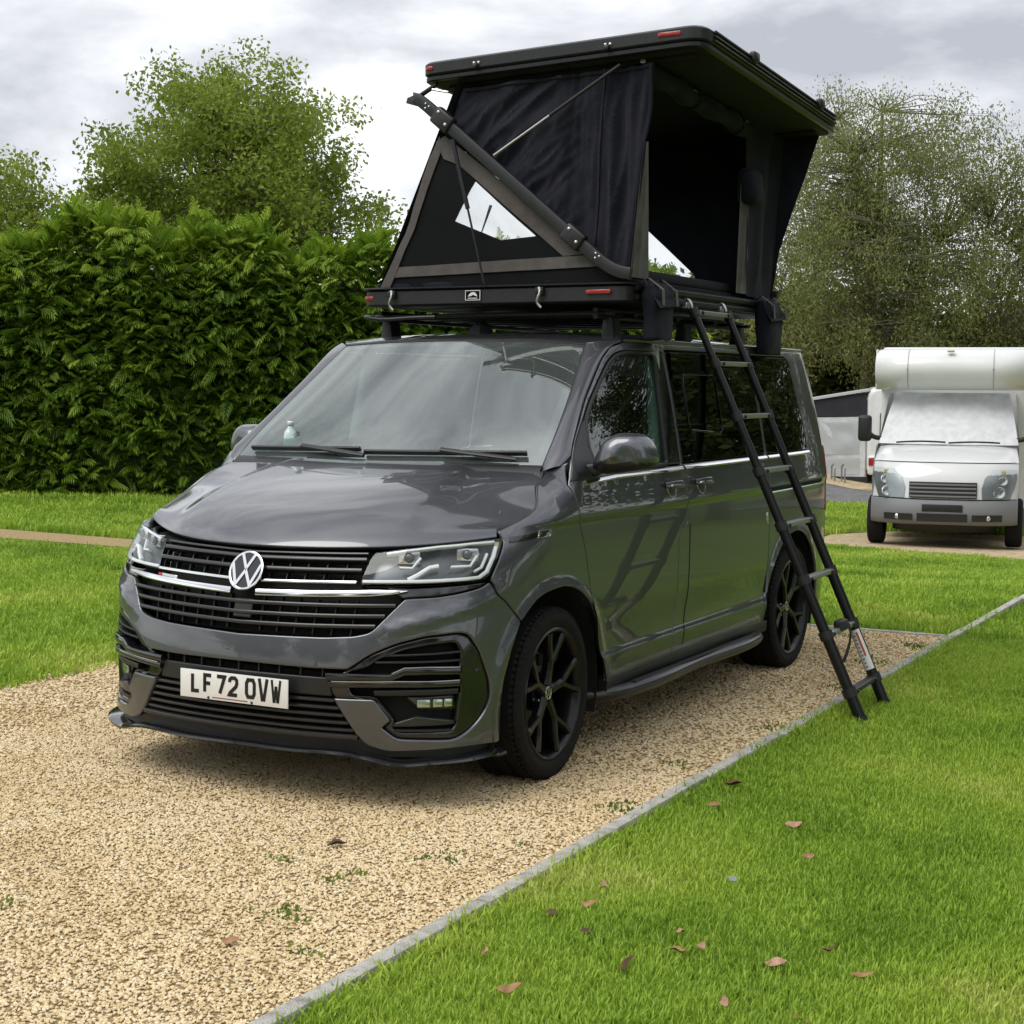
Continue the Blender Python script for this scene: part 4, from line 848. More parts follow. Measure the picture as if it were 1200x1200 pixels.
def wrinkled(y, amp, seed, sg=-1):
    def f(a, b):
        q = np.array([amp*(noise.noise(Vector((x*2.2+seed, z*2.6, 3)))+.55*noise.noise(Vector((x*7+z*3.2+seed, z*1.7-x*.5, 1)))+.3*noise.noise(Vector((x*17+z*8, z*5-x*2, seed)))) for x, z in zip(a, b)])
        return np.stack([a, y+q, b], -1)
    def s(a, b):
        a = np.asarray(a, float); b = np.asarray(b, float); h = .006; P = f(a, b); n_ = np.cross(f(a+h, b)-f(a-h, b), f(a, b+h)-f(a, b-h)); n_ /= np.linalg.norm(n_, axis=1, keepdims=True)
        return P, n_
    return s
def draped(y):
    w0 = wrinkled(y, .012, 2.1)
    def f(a, b):
        P = w0(a, b)[0].copy(); v = (b-2.1)/.95
        r1 = np.clip((a-.05)/.85, 0, 1)
        w_ = sm((a-.30)/.35)       # hanging folds by the door, slanting pull folds towards the brace
        vf = np.array([abs(noise.noise(Vector((x*9-.5*z, z*1.3, 4.4))))+.5*abs(noise.noise(Vector((x*21-z, z*3.1, 8.1)))) for x, z in zip(a, b)])
        df = np.array([abs(noise.noise(Vector(((x*.80+z*.60)*2.0, (z*.80-x*.60)*8.5, 1.4))))+.5*abs(noise.noise(Vector(((x*.72+z*.69)*4.5, (z*.72-x*.69)*19, 6.1)))) for x, z in zip(a, b)])
        q = .070*(vf*w_+.8*df*(1-w_))      # vertical folds by the door
        q += .000*np.sin((a*.75+b*.66)*30+2*np.sin(b*7))*sm((.55-a)/.4)*sm((v-.25)/.4)*(1-.5*v)      # pull lines towards the brace
        q += .000*np.sin((b-.45*a)*46+a*9)*sm((v-.55)/.3)*sm((a-.1)/.2)*sm((.9-a)/.2)
        P[:, 1] += q; return P
    def s(a, b):
        a = np.asarray(a, float); b = np.asarray(b, float); h = .005; n_ = np.cross(f(a+h, b)-f(a-h, b), f(a, b+h)-f(a, b-h)); return f(a, b), n_/np.linalg.norm(n_, axis=1, keepdims=True)
    return s
win = np.array([(-.014, 2.574), (.309, 2.304), (.127, 2.290), (-.127, 2.390)])
# front wall: lower mesh triangle, upper drape, grey bands, window film
upper = [(-.20, 2.80), (.60, 2.215), (.80, 2.105), (.825, 2.35), (.865, 2.66), (.905, 3.058), (-.10, 3.02)]
panel('canvas_upper', upper, draped(YF), CANV, tent, h=.015, thick=.003, edge=.001, gap=0)
_dr = draped(YF-.004)
for pts in ([(.60, 2.235), (.625, 2.6), (.66, 3.05)], [(.795, 2.12), (.818, 2.35), (.855, 2.66), (.893, 3.05)], [(-.09, 3.012), (.40, 3.030), (.895, 3.046)]):
    q_ = lin_path(pts, .02); P3, N3 = _dr(q_[:, 0], q_[:, 1]); sweep('seam', P3+N3*.002, rrect(.008, .0022, .001, 1), CANV, tent, upv=N3)
lower = [(-.565, 2.075), (.78, 2.075), (.80, 2.105), (.60, 2.22), (-.205, 2.805), (-.26, 2.70), (-.40, 2.34)]
fwl = panel('canvas_lower', lower, wrinkled(YF+.006, .014, 5.3), MESHM, tent, holes=[win], h=.028, thick=.003, edge=.001, gap=0)
panel('grey_band', [(-.235, 2.775), (-.185, 2.80), (.605, 2.215), (.455, 2.205), (-.10, 2.655), (-.19, 2.69)], wrinkled(YF-.002, .012, 5.3), CGREY, fwl, h=.03, thick=.003, edge=.001, gap=0)
panel('grey_band', [(-.448, 2.178), (.57, 2.206), (.64, 2.152), (-.475, 2.128)], wrinkled(YF-.002, .012, 5.3), CGREY, fwl, h=.03, thick=.003, edge=.001, gap=0)
panel('grey_band', [(-.555, 2.08), (-.50, 2.08), (-.36, 2.36), (-.20, 2.74), (-.215, 2.80), (-.27, 2.70), (-.41, 2.34)], wrinkled(YF-.003, .012, 5.3), CGREY, fwl, h=.03, thick=.003, edge=.001, gap=0)
panel('window_film', win, wrinkled(YF+.004, .010, 9), FILM, fwl, h=.03, thick=.002, edge=.0005, gap=-.004)
sweep('window_prop', [(.06, YF+.02, 2.46), (.00, YF+.02, 2.31)], rrect(.006, .004, .002, 1), MESHM, fwl, scale=[1.4, .4])
# rear wall with its own triangular opening
rw = [(-.565, 2.075), (.80, 2.075), (.84, 2.35), (1.06, 2.985), (-.12, 2.955)]
rwin = [(-.28, 2.165), (.37, 2.165), (.33, 2.245), (-.02, 2.560), (-.10, 2.57)]
rwl = panel('canvas_rear', rw, wrinkled(YR, .016, 7.7), CANV, tent, holes=[rwin], h=.04, thick=.003, edge=.001, gap=0)
panel('window_film', rwin, wrinkled(YR, .006, 1), FILM, rwl, h=.05, thick=.002, edge=.0005, gap=-.004)
# far side wall with window
def hole_far(u, v): return .08 < u < .88 and .18 < v < .72
fw_ = cloth('canvas_far_side', (-.565, YR, 2.075), (-.565, YF, 2.075), (-.11, YF, 3.07), (-.11, YR, 2.955), 40, 24, CANV, tent, .015, 3, hole=hole_far)
cloth('window_film', (-.475+.0, 3.71, 2.23), (-.475, 2.14, 2.24), (-.235, 2.14, 2.73), (-.235, 3.71, 2.69), 12, 8, FILM, fw_, .004, 4)
# entry side: grey returns each side of the open door, valance under the lid
cloth('door_return', (.802, YF, 2.10), (.812, 2.11, 2.10), (.85, 2.00, 2.72), (.862, YF, 2.70), 12, 22, CGREY, tent, .012, 6, folds=((.4, .1, .1, .014),))
cloth('door_return', (.80, 3.30, 2.10), (.80, 3.47, 2.10), (.83, 3.40, 2.72), (.83, 3.27, 2.72), 12, 24, CGREY, tent, .014, 8, folds=((.3, .2, .12, .02), (.75, -.1, .1, -.015)))
cloth('door_side_panel', (.80, 3.46, 2.09), (.795, YR, 2.09), (.86, YR, 2.985), (.84, 3.30, 3.02), 16, 30, CANV, tent, .016, 11, folds=((.3, .2, .1, .02), (.7, 0, .08, -.02)))
tube('door_roll', [(.835+.008*math.sin(y_*9), y_, zl(.835, y_)-.085+.006*math.sin(y_*17)) for y_ in np.linspace(2.0, 3.36, 30)], .045, CANV, tent, n=12, scale=1+.12*np.sin(np.linspace(0, 25, 30)))
for y0 in (2.55, 3.15): tube('door_tie', np.array([(.835+.052*math.cos(t_), y0, zl(.835, y0)-.085+.052*math.sin(t_)) for t_ in np.linspace(0, 6.1, 16)]), .008, CANV, tent, n=6)
V, F = box_data(.10, .16, .20, .04, 3); V += np.array([noise.noise(Vector(v*9))*.02*np.ones(3) for v in V]); mk('door_bundle', V+[.85, 3.36, 2.66], F, CANV, tent)
box('mattress', (-.55, 1.96, 2.10), (.74, 3.82, 2.155), M('dark_mattress_cloth', (.012, .012, .016), .9, bump=.2), tent, bev=.02, seg=3)
# folding arms front and rear, with brackets
def folding_arm(y, sg):
    P = np.array([(-.352, 2.955), (-.338, 2.985), (-.305, 2.972), (-.224, 2.909), (-.136, 2.835), (.487, 2.322), (.60, 2.232), (.70, 2.155), (.76, 2.125), (.822, 2.112)])
    pp = np.vstack([smooth_path(P[:5], 16)[:-1], lin_path(P[4:7], .1)[:-1], smooth_path(P[6:], 14)]); P3 = np.stack([pp[:, 0], np.full(len(pp), y), pp[:, 1]], 1)
    a_ = sweep('folding_arm', P3, rrect(.016, .028, .005, 2), ALUG, tent, upv=(.64, 0, .77))
    d_ = np.array([.772, 0, -.636]); u_ = np.array([.636, 0, .772]); nn = np.array([0, -1., 0])
    for x, z in ((-.171, 2.868), (.533, 2.287)):
        V, F = box_data(.115, .086, .05, .012, 3); b_ = mk('arm_bracket', place(V, (x, y-.004*sg, z), d_, u_, nn*sg), F, BLACKSAT, a_, sharp=40)
        for q in (-.034, .034):
            Vb, Fb = lathe_data([(.0001, .006), (.007, .005), (.009, 0)], 12); mk('bolt', place(np.stack([Vb[:, 1], Vb[:, 2], Vb[:, 0]], 1), np.array([x, y, z])+d_*q+u_*(-.005 if q > 0 else .02)*1+nn*sg*.029, d_, u_, nn*sg), Fb, GREYMET, b_)
    for x, z in ((-.26, 2.938), (.655, 2.195)):
        for q, r_ in ((-.012, .008), (.012, .008), (0, -.010)):
            Vb, Fb = lathe_data([(.0001, .004), (.005, .003), (.006, 0)], 10); mk('bolt', place(np.stack([Vb[:, 1], Vb[:, 2], Vb[:, 0]], 1), np.array([x, y, z])+d_*q+u_*r_+nn*sg*.0165, d_, u_, nn*sg), Fb, GREYMET, a_)
folding_arm(1.885, 1); folding_arm(3.905, -1)
tube('hinge_link', [(-.34, 1.90, 2.985), (-.22, 1.90, 3.045)], .012, ALU, tent, n=8); tube('hinge_pin', [(-.24, 1.89, 3.02), (-.15, 1.89, 3.00)], .006, GREYMET, tent, n=6)
# gas strut and poles on the front wall
g1, g2 = np.array([-.109, 1.862, 2.77]), np.array([.069, 1.862, 2.083]); gm_ = g1+(g2-g1)*.48
st = tube('gas_strut', [g1, gm_], .011, ALU, tent, n=10, upv=(0, 1, 0)); tube('strut_rod', [gm_, g2], .0055, ALU, st, n=8, upv=(0, 1, 0))
q1, q2 = np.array([.75, 1.90, 3.055]), np.array([.112, 1.872, 2.684]); qm = q1+(q2-q1)*.55
st = tube('brace_pole', [q1, qm], .0085, ALUG, tent, n=8, upv=(0, 1, 0)); tube('brace_rod', [qm, q2], .006, GREYMET, st, n=8, upv=(0, 1, 0))
# ------------------------------------------------------------------ shoe bags hanging on the entry side
def shoe_bag(y0, y1, zt, zb, label):
    b_ = thing('shoe_bag', (.86, (y0+y1)/2, zb), label, 'bag', 'shoe bags hanging from the tent base')
    nu, nv = 26, 22; V = []; F = []
    for j in range(nv+1):
        v = j/nv; z = zt+(zb-zt)*v
        for i in range(nu):
            t_ = 2*math.pi*i/nu; c_, s_ = math.cos(t_), math.sin(t_); sq = lambda q: math.copysign(abs(q)**.55, q)
            dep = .055*(1-.25*v)*min(1, .35+v*3); x = .862+sq(c_)*dep; y = (y0+y1)/2+sq(s_)*(y1-y0)/2*(1-.12*v)
            nz = .012*noise.noise(Vector((x*9+y0, y*12, z*6)))+.008*noise.noise(Vector((x*22, y*25, z*14+y0)))
            V.append((x+nz*c_, y+nz*s_, z+.01*noise.noise(Vector((y*10, z*3, y0)))))
    for j in range(nv): F += [(j*nu+i, j*nu+(i+1) % nu, (j+1)*nu+(i+1) % nu, (j+1)*nu+i) for i in range(nu)]
    F.append(tuple(range(nv*nu, (nv+1)*nu))); F.append(tuple(range(nu))[::-1])
    mk('pouch', V, F, CANV, b_)
    cloth('flap', (.925, y0-.004, zt-.115), (.925, y1+.004, zt-.095), (.835, y1, zt+.022), (.835, y0, zt+.022), 12, 10, CANV, b_, .01, y0)
    for y in (y0+.04, y1-.04): sweep('strap', [(.815, y, 2.082), (.85, y, zt+.024), (.922, y, zt-.03), (.926, y, zt-.10)], rrect(.012, .002, .001, 1), CGREY, b_, upv=(1, 0, .3))
shoe_bag(1.99, 2.23, 2.075, 1.815, 'dark navy shoe bag hanging from the tent base at the van door pillar')
shoe_bag(3.53, 3.80, 2.070, 1.775, 'dark shoe bag hanging behind the ladder at the rear of the tent base')
# ------------------------------------------------------------------ ladder
LADM = M('black_anodised_tube', (.010, .0105, .011), .35, .3); RUNG = M('grey_rung_alloy', (.34, .36, .34), .38, .7); COLL = M('black_collar_plastic', (.012, .012, .012), .55)
lad = thing('telescopic_ladder', (1.715, 2.89, 0), 'black telescopic ladder leaning from the lawn edge up to the roof tent', 'ladder')
fa, fb_ = np.array([1.722, 2.655, -.005]), np.array([1.712, 3.112, -.005]); ta, tb = np.array([.850, 2.565, 1.985]), np.array([.850, 3.032, 1.985])
RT = [.071, .207, .339, .469, .601, .734, .864, .990]; rad = [.0285, .0275, .026, .0245, .023, .0215, .020, .0185, .017]
for a_, b_ in ((fa, ta), (fb_, tb)):
    cuts = [0]+RT; first = None
    for i in range(8):
        p, q = a_+(b_-a_)*cuts[i], a_+(b_-a_)*cuts[i+1]; o_ = tube('rail_section', [p, q], rad[i], LADM, lad, n=16, upv=(0, 1, 0))
    tube('foot', [a_, a_+(b_-a_)*.012], .033, COLL, lad, n=16, upv=(0, 1, 0))
dl = (tb-ta)/np.linalg.norm(tb-ta)
for i, t_ in enumerate(RT):
    p, q = fa+(ta-fa)*t_, fb_+(tb-fb_)*t_; ax = (ta-fa)/np.linalg.norm(ta-fa)
    rg = sweep('rung', lin_path([p+dl*.02, q-dl*.02], .1), rrect(.023, .012, .005, 2), RUNG if i else ALUG, lad, upv=(0, 0, 1))
    for c_ in (p, q):
        tube('collar', [c_-ax*.024, c_+ax*.020], rad[i]+.0065, COLL, rg, n=16, upv=(0, 1, 0))
    for c_, sg in ((p, 1), (q, -1)):
        V, F = lathe_data([(.0001, .008), (.008, .007), (.010, 0)], 12); V = np.stack([V[:, 1], -V[:, 0], V[:, 2]], 1); mk('release_button', V+c_+dl*.055*sg+[.024, 0, 0.0], F, COLL, rg)
p, q = fa+(ta-fa)*.212, fb_+(tb-fb_)*.212; md = (p+q)/2; sweep('locking_strap', smooth_path([md+[.03, -.06, .0], md+[.045, .02, .01], md+[.04, .07, -.07], md+[.03, .0, -.17]], 14), rrect(.012, .003, .001, 1), COLL, lad, upv=(1, 0, .2))
V, F = box_data(.05, .10, .05, .01, 2); mk('clasp', V+md+[.012, 0, .012], F, COLL, lad, sharp=40)
# warning label wrapped on the far rail: white with a red stripe and small print
def wrap(name, t0, t1, r_, a0, a1, mat, par):
    pts = []; ax = (tb-fb_)/np.linalg.norm(tb-fb_); e1_ = np.cross(ax, (0, 1, 0)); e1_ /= np.linalg.norm(e1_); e2_ = np.cross(ax, e1_); n_ = 9; V = []
    for t_ in (t0, t1):
        for a_ in np.linspace(a0, a1, n_): V.append(fb_+(tb-fb_)*t_+r_*(math.cos(a_)*e1_+math.sin(a_)*e2_))
    return mk(name, V, [(i, i+1, n_+i+1, n_+i) for i in range(n_-1)], mat, par)
cam_a = []
ax = (tb-fb_)/np.linalg.norm(tb-fb_); e1_ = np.cross(ax, (0, 1, 0)); e1_ /= np.linalg.norm(e1_); e2_ = np.cross(ax, e1_); dvw = CAM-fb_; ac = math.atan2(dvw@e2_, dvw@e1_)-.15
lb = wrap('warning_label', .092, .190, .0279, ac-.9, ac+1.0, M('white_label', (.70, .70, .68), .45), lad)
wrap('label_stripe', .125, .184, .0283, ac+.05, ac+.40, M('red_print', (.42, .04, .03), .5), lb)
for i in range(9): wrap('label_print', .098+i*.0095, .0985+i*.0095+.003, .0282, ac-.55, ac-.10, M('grey_print', (.22, .2, .2), .6), lb)
# top hooks on the tent base
for a_ in (ta, tb): tube('hook', smooth_path([a_+[0, 0, -.01], a_+[-.012, 0, .03], a_+[-.03, 0, .045], a_+[-.045, 0, .03]], 10), .008, GREYMET, lad, n=8, upv=(0, 1, 0)); box('hook_plate', a_+[-.05, -.02, .0], a_+[-.02, .02, .03], GREYMET, lad)
# ------------------------------------------------------------------ ground, lawns, gravel, edging
_gs = Spl([4, 6, 7.5, 11, 17.3, 25, 36, 50, 90], [0, 0, -.03, -.24, -.62, -.85, -1.05, -1.15, -1.2])
def GZ(x, y):
    x = np.asarray(x, float); y = np.asarray(y, float); return np.where(y < 6, 0, _gs(np.clip(y, 4, 90)))*sm((x+13)/7)
def rough_mat(name, cols, scale, rough=.95, bump=.4, bscale=60, pos=None, scale2=None):
    m = bpy.data.materials.new(name); m.use_nodes = True; nt = m.node_tree; b = nt.nodes['Principled BSDF']; b.inputs['Roughness'].default_value = rough; b.inputs['Specular IOR Level'].default_value = .2
    t = nt.nodes.new('ShaderNodeTexCoord'); n = nt.nodes.new('ShaderNodeTexNoise'); n.inputs['Scale'].default_value = scale; n.inputs['Detail'].default_value = 9; n.inputs['Roughness'].default_value = .68
    nt.links.new(t.outputs['Object'], n.inputs['Vector']); cr = nt.nodes.new('ShaderNodeValToRGB'); el = cr.color_ramp.elements
    while len(el) < len(cols): el.new(.5)
    for i, c in enumerate(cols): el[i].position = (.32+.36*i/(len(cols)-1)) if not pos else pos[i]; el[i].color = (*c, 1)
    nt.links.new(n.outputs['Fac'], cr.inputs[0]); nt.links.new(cr.outputs[0], b.inputs['Base Color'])
    n2 = nt.nodes.new('ShaderNodeTexNoise'); n2.inputs['Scale'].default_value = bscale; n2.inputs['Detail'].default_value = 4; nt.links.new(t.outputs['Object'], n2.inputs['Vector'])
    bp = nt.nodes.new('ShaderNodeBump'); bp.inputs['Strength'].default_value = bump; bp.inputs['Distance'].default_value = .02; nt.links.new(n2.outputs['Fac'], bp.inputs['Height']); nt.links.new(bp.outputs[0], b.inputs['Normal']); return m
GRASSG = rough_mat('lawn_base_blade_shade', [(.065, .105, .012), (.11, .17, .022), (.17, .22, .045)], 1.6, bscale=45)  # sheet greens darkened to stand for the self-shade among grass blades
FIELD = rough_mat('far_meadow', [(.05, .10, .02), (.08, .15, .03), (.11, .18, .04)], .4)
GRAVB = rough_mat('packed_gravel_bed', [(.26, .18, .09), (.44, .33, .17), (.60, .47, .28)], 70, bscale=220, bump=.8)
GRAVF = rough_mat('far_gravel', [(.30, .22, .12), (.46, .37, .23), (.58, .49, .34)], 9, bscale=60)
ASPH = rough_mat('worn_asphalt', [(.10, .10, .105), (.16, .16, .165), (.20, .20, .20)], 5)
CONC = rough_mat('edging_concrete', [(.26, .25, .22), (.44, .43, .39), (.54, .53, .49)], 14, bscale=160, bump=.5)
def sheet(name, outline, dz, mat, h=1.0, kind='structure', label=None, cat=None, parent=None):
    """ground-following sheet cut to an outline in x-y"""
    def s(a, b): return np.stack([a, b, GZ(a, b)+dz], -1), np.tile((0, 0, 1.), (len(a), 1))
    o_ = panel(name, outline, s, mat, parent, h=h, thick=.002, edge=.0005, gap=0)
    if kind: o_['kind'] = kind
    return o_
xs = np.concatenate([np.linspace(-400, -30, 8), np.linspace(-28, 28, 45), np.linspace(30, 400, 8)]); ys = np.concatenate([np.linspace(-400, -20, 8), np.linspace(-18, 60, 60), np.linspace(65, 700, 12)])
X, Y = np.meshgrid(xs, ys); Z = GZ(X, Y)-.045; k = len(xs); F = [(j*k+i, j*k+i+1, (j+1)*k+i+1, (j+1)*k+i) for j in range(len(ys)-1) for i in range(k-1)]
g_ = mk('ground', np.stack([X.ravel(), Y.ravel(), Z.ravel()], 1), F, FIELD); g_['kind'] = 'structure'
sheet('lawn', [(1.50, -8), (14, -8), (14, 15.2), (-.2, 15.4), (-3.2, 16.6), (-5.6, 16.2), (-5.6, 5.5), (1.50, 5.5)], -.004, GRASSG, 1.0)
sheet('lawn', [(-2.55, -8), (-2.55, 5.5), (-5.6, 5.5), (-5.6, 7.16), (-24, 7.16), (-24, -8)], -.006, GRASSG, 1.2)
sheet('lawn', [(-5.6, 7.94), (-5.6, 16.2), (-3.2, 20.6), (-6.5, 27.8), (-14, 26), (-24, 14), (-24, 7.94)], -.012, GRASSG, 1.2)
sheet('lawn', [(-4.2, 19.6), (-3.4, 20.9), (-3.0, 21.15), (2.3, 22.3), (2.3, 15.9), (14, 15.3), (14, 30.6), (-6.5, 28.45), (-8, 26)], -.020, GRASSG, 1.2)
sheet('gravel_pitch', [(-2.55, -8), (1.465, -8), (1.465, 5.47), (-2.55, 5.47)], 0, GRAVB, .8)
sheet('gravel_pitch', [(-3.15, 16.7), (-.2, 15.5), (2.2, 15.8), (2.2, 22.2), (-3.0, 21.1), (-3.6, 19.5)], .0, GRAVF, .8)
sheet('gravel_path', [(-24, 7.15), (-5.60, 7.15), (-5.60, 7.95), (-24, 7.95)], 0, GRAVB, .8)
sheet('road', [(-30, 27), (-6.5, 28.5), (12, 30.6), (12, 35.2), (-7.4, 33.5), (-30, 32)], .0, ASPH, 1.2)
sheet('gravel_pitch', [(-30, 32.1), (-7.4, 33.6), (12, 35.3), (12, 46), (-30, 46)], .0, GRAVF, 1.5)
# edging stones, laid end to end
kerb = bpy.data.objects.new('kerb', None); COL.objects.link(kerb); kerb['kind'] = 'structure'
y = -7.9; i = 0
while y < 7.9:
    L_ = .905; rz = random.uniform(-.004, .004); V, F = box_data(.058, L_-.006, .18, .008, 2); a_ = random.uniform(-.004, .004)
    V = V+np.array([noise.noise(Vector(v*14)+Vector((i*3.1, 0, 0)))*.0025*np.ones(3) for v in V]); V[:, 0] += V[:, 1]*a_
    bend = 0 if y < 5.5 else -.012*(y-5.5)
    mk('edging_stone', V+[1.487+.013*(y+1.7)/1.5*.6+random.uniform(-.003, .003), y+L_/2, -.057+rz], F, CONC, kerb, sharp=40); y += L_; i += 1
for i in range(6): V, F = box_data(.905-.006, .048, .14, .006, 2); mk('edging_stone', V+[1.0-i*.905, 5.50, -.058], F, CONC, kerb, sharp=40)

# ------------------------------------------------------------------ scattered stuff: stones and grass as geometry-node instances of small meshes
def gn_scatter(name, emit_V, emit_F, variants, density, smin, smax, mat_emit=None, tilt=.3, dens_attr=None, seed=1, keep=False):
    me_ = bpy.data.meshes.new(name); me_.from_pydata([tuple(v) for v in emit_V], [], emit_F); ob = bpy.data.objects.new(name, me_); COL.objects.link(ob); ob['kind'] = 'stuff'
    ng = bpy.data.node_groups.new(name+'_scatter', 'GeometryNodeTree'); ng.interface.new_socket('Geometry', in_out='INPUT', socket_type='NodeSocketGeometry'); ng.interface.new_socket('Geometry', in_out='OUTPUT', socket_type='NodeSocketGeometry')
    n = ng.nodes.new; l = ng.links.new; gi = n('NodeGroupInput'); go = n('NodeGroupOutput')
    dp = n('GeometryNodeDistributePointsOnFaces'); dp.inputs['Density'].default_value = density; dp.inputs['Seed'].default_value = seed; l(gi.outputs[0], dp.inputs['Mesh'])
    jn = n('GeometryNodeJoinGeometry')
    for v in variants:
        oi = n('GeometryNodeObjectInfo'); oi.inputs['Object'].default_value = v; oi.inputs['As Instance'].default_value = True; l(oi.outputs['Geometry'], jn.inputs[0])
    ip = n('GeometryNodeInstanceOnPoints'); ip.inputs['Pick Instance'].default_value = True; l(dp.outputs['Points'], ip.inputs['Points']); l(jn.outputs[0], ip.inputs['Instance'])
    ri = n('FunctionNodeRandomValue'); ri.data_type = 'INT'; ri.inputs['Min'].default_value = 0 if False else 0
    for sck in ri.inputs:
        if sck.type == 'INT' and sck.name == 'Max': sck.default_value = len(variants)-1
        if sck.type == 'INT' and sck.name == 'Min': sck.default_value = 0
    l([o_ for o_ in ri.outputs if o_.type == 'INT'][0], ip.inputs['Instance Index'])
    rv = n('FunctionNodeRandomValue'); rv.data_type = 'FLOAT_VECTOR'; vecs = [s_ for s_ in rv.inputs if s_.type == 'VECTOR']; vecs[0].default_value = (-tilt, -tilt, 0); vecs[1].default_value = (tilt, tilt, 6.2832); rv.inputs['Seed'].default_value = 3
    l([o_ for o_ in rv.outputs if o_.type == 'VECTOR'][0], ip.inputs['Rotation'])
    rs = n('FunctionNodeRandomValue'); rs.data_type = 'FLOAT'; fl = [s_ for s_ in rs.inputs if s_.type == 'VALUE']; fl[0].default_value = smin; fl[1].default_value = smax; rs.inputs['Seed'].default_value = 5
    l([o_ for o_ in rs.outputs if o_.type == 'VALUE'][0], ip.inputs['Scale']); l(ip.outputs[0], go.inputs[0])
    md = ob.modifiers.new('scatter', 'NODES'); md.node_group = ng; return ob
def inst_mat(name, cols, rough=.8, scale=.8, trans=0., wmix=.45):
    """colour differs from piece to piece and drifts over the area"""
    m = bpy.data.materials.new(name); m.use_nodes = True; nt = m.node_tree; nt.nodes.clear(); n = nt.nodes.new; l = nt.links.new
    o_ = n('ShaderNodeOutputMaterial'); b = n('ShaderNodeBsdfPrincipled'); b.inputs['Roughness'].default_value = rough; b.inputs['Specular IOR Level'].default_value = .25
    oi = n('ShaderNodeObjectInfo'); ge = n('ShaderNodeNewGeometry'); ns = n('ShaderNodeTexNoise'); ns.inputs['Scale'].default_value = scale; ns.inputs['Detail'].default_value = 5; l(ge.outputs['Position'], ns.inputs['Vector'])
    mr = n('ShaderNodeMapRange'); mr.inputs['From Min'].default_value = .3; mr.inputs['From Max'].default_value = .7; l(ns.outputs['Fac'], mr.inputs['Value'])
    mx = n('ShaderNodeMix'); mx.data_type = 'FLOAT'; mx.inputs['Factor'].default_value = wmix; l(oi.outputs['Random'], mx.inputs['A']); l(mr.outputs[0], mx.inputs['B'])
    cr = n('ShaderNodeValToRGB'); el = cr.color_ramp.elements
    while len(el) < len(cols): el.new(.5)
    for i, c in enumerate(cols): el[i].position = i/(len(cols)-1); el[i].color = (*c, 1)
    l(mx.outputs['Result'], cr.inputs[0]); l(cr.outputs[0], b.inputs['Base Color'])
    if trans:
        tl = n('ShaderNodeBsdfTranslucent'); l(cr.outputs[0], tl.inputs[0]); ms = n('ShaderNodeMixShader'); ms.inputs[0].default_value = trans; l(b.outputs[0], ms.inputs[1]); l(tl.outputs[0], ms.inputs[2]); l(ms.outputs[0], o_.inputs[0])
    else: l(b.outputs[0], o_.inputs[0])
    return m
STONE = inst_mat('limestone_chips', [(.30, .21, .11), (.56, .42, .22), (.66, .52, .30), (.72, .58, .36), (.80, .70, .50), (.62, .46, .25)], .85, 1.4, wmix=.34)
stones = []
for s_ in range(6):
    bm = bmesh.new(); bmesh.ops.create_icosphere(bm, subdivisions=1, radius=1)
    for v in bm.verts:
        q = 1+.35*noise.noise(v.co*1.3+Vector((s_*7.1, 0, 0))); v.co = Vector((v.co.x*1.0*q, v.co.y*(.62+.08*s_ % .3)*q, v.co.z*.52*q))
    me_ = bpy.data.meshes.new('stone'); bm.to_mesh(me_); bm.free(); me_.materials.append(STONE); stones.append(bpy.data.objects.new('stone', me_))
def quad(x0, x1, y0, y1, z=0.): return [(x0, y0, z), (x1, y0, z), (x1, y1, z), (x0, y1, z)], [(0, 1, 2, 3)]
v_, f_ = quad(-1.6, 1.46, -3.6, 1.2, .004); g1_ = gn_scatter('gravel', v_, f_, stones, 11500, .0036, .0090, tilt=.5, seed=2)
v_, f_ = quad(-2.5, 1.46, 1.2, 5.45, .004); g2_ = gn_scatter('gravel', v_, f_, stones, 4600, .0055, .0115, tilt=.5, seed=4)
v_, f_ = quad(-2.5, -1.6, -3.6, 1.2, .004); g3_ = gn_scatter('gravel', v_, f_, stones, 3600, .006, .0125, tilt=.5, seed=9)
def tuft(nb, hgt, spread, wd, seed, mat):
    r_ = random.Random(seed); V = []; F = []
    for i in range(nb):
        a_ = r_.uniform(0, 6.283); rr_ = spread*math.sqrt(r_.random()); x, y = rr_*math.cos(a_), rr_*math.sin(a_); h_ = hgt*r_.uniform(.55, 1.15); b = r_.uniform(0, 6.283); ln = h_*r_.uniform(.15, .75); w_ = wd*r_.uniform(.7, 1.3)
        dx, dy = math.cos(b)*ln, math.sin(b)*ln; px, py = -math.sin(b)*w_/2, math.cos(b)*w_/2; o_ = len(V)
        V += [(x-px, y-py, -.004), (x+px, y+py, -.004), (x+dx*.4+px*.8, y+dy*.4+py*.8, h_*.6), (x+dx*.4-px*.8, y+dy*.4-py*.8, h_*.6), (x+dx, y+dy, h_)]
        F += [(o_, o_+1, o_+2, o_+3), (o_+3, o_+2, o_+4)]
    me_ = bpy.data.meshes.new('tuft'); me_.from_pydata(V, [], F); me_.materials.append(mat); return bpy.data.objects.new('tuft', me_)
GRASS = inst_mat('lawn_blades', [(.13, .22, .020), (.22, .36, .036), (.32, .48, .055), (.42, .55, .075), (.60, .62, .20)], .5, .9, trans=.35, wmix=.70)
tn = [tuft(9, .028, .028, .0040, s_, GRASS) for s_ in range(6)]
tf = [tuft(9, .036, .05, .008, 20+s_, GRASS) for s_ in range(4)]
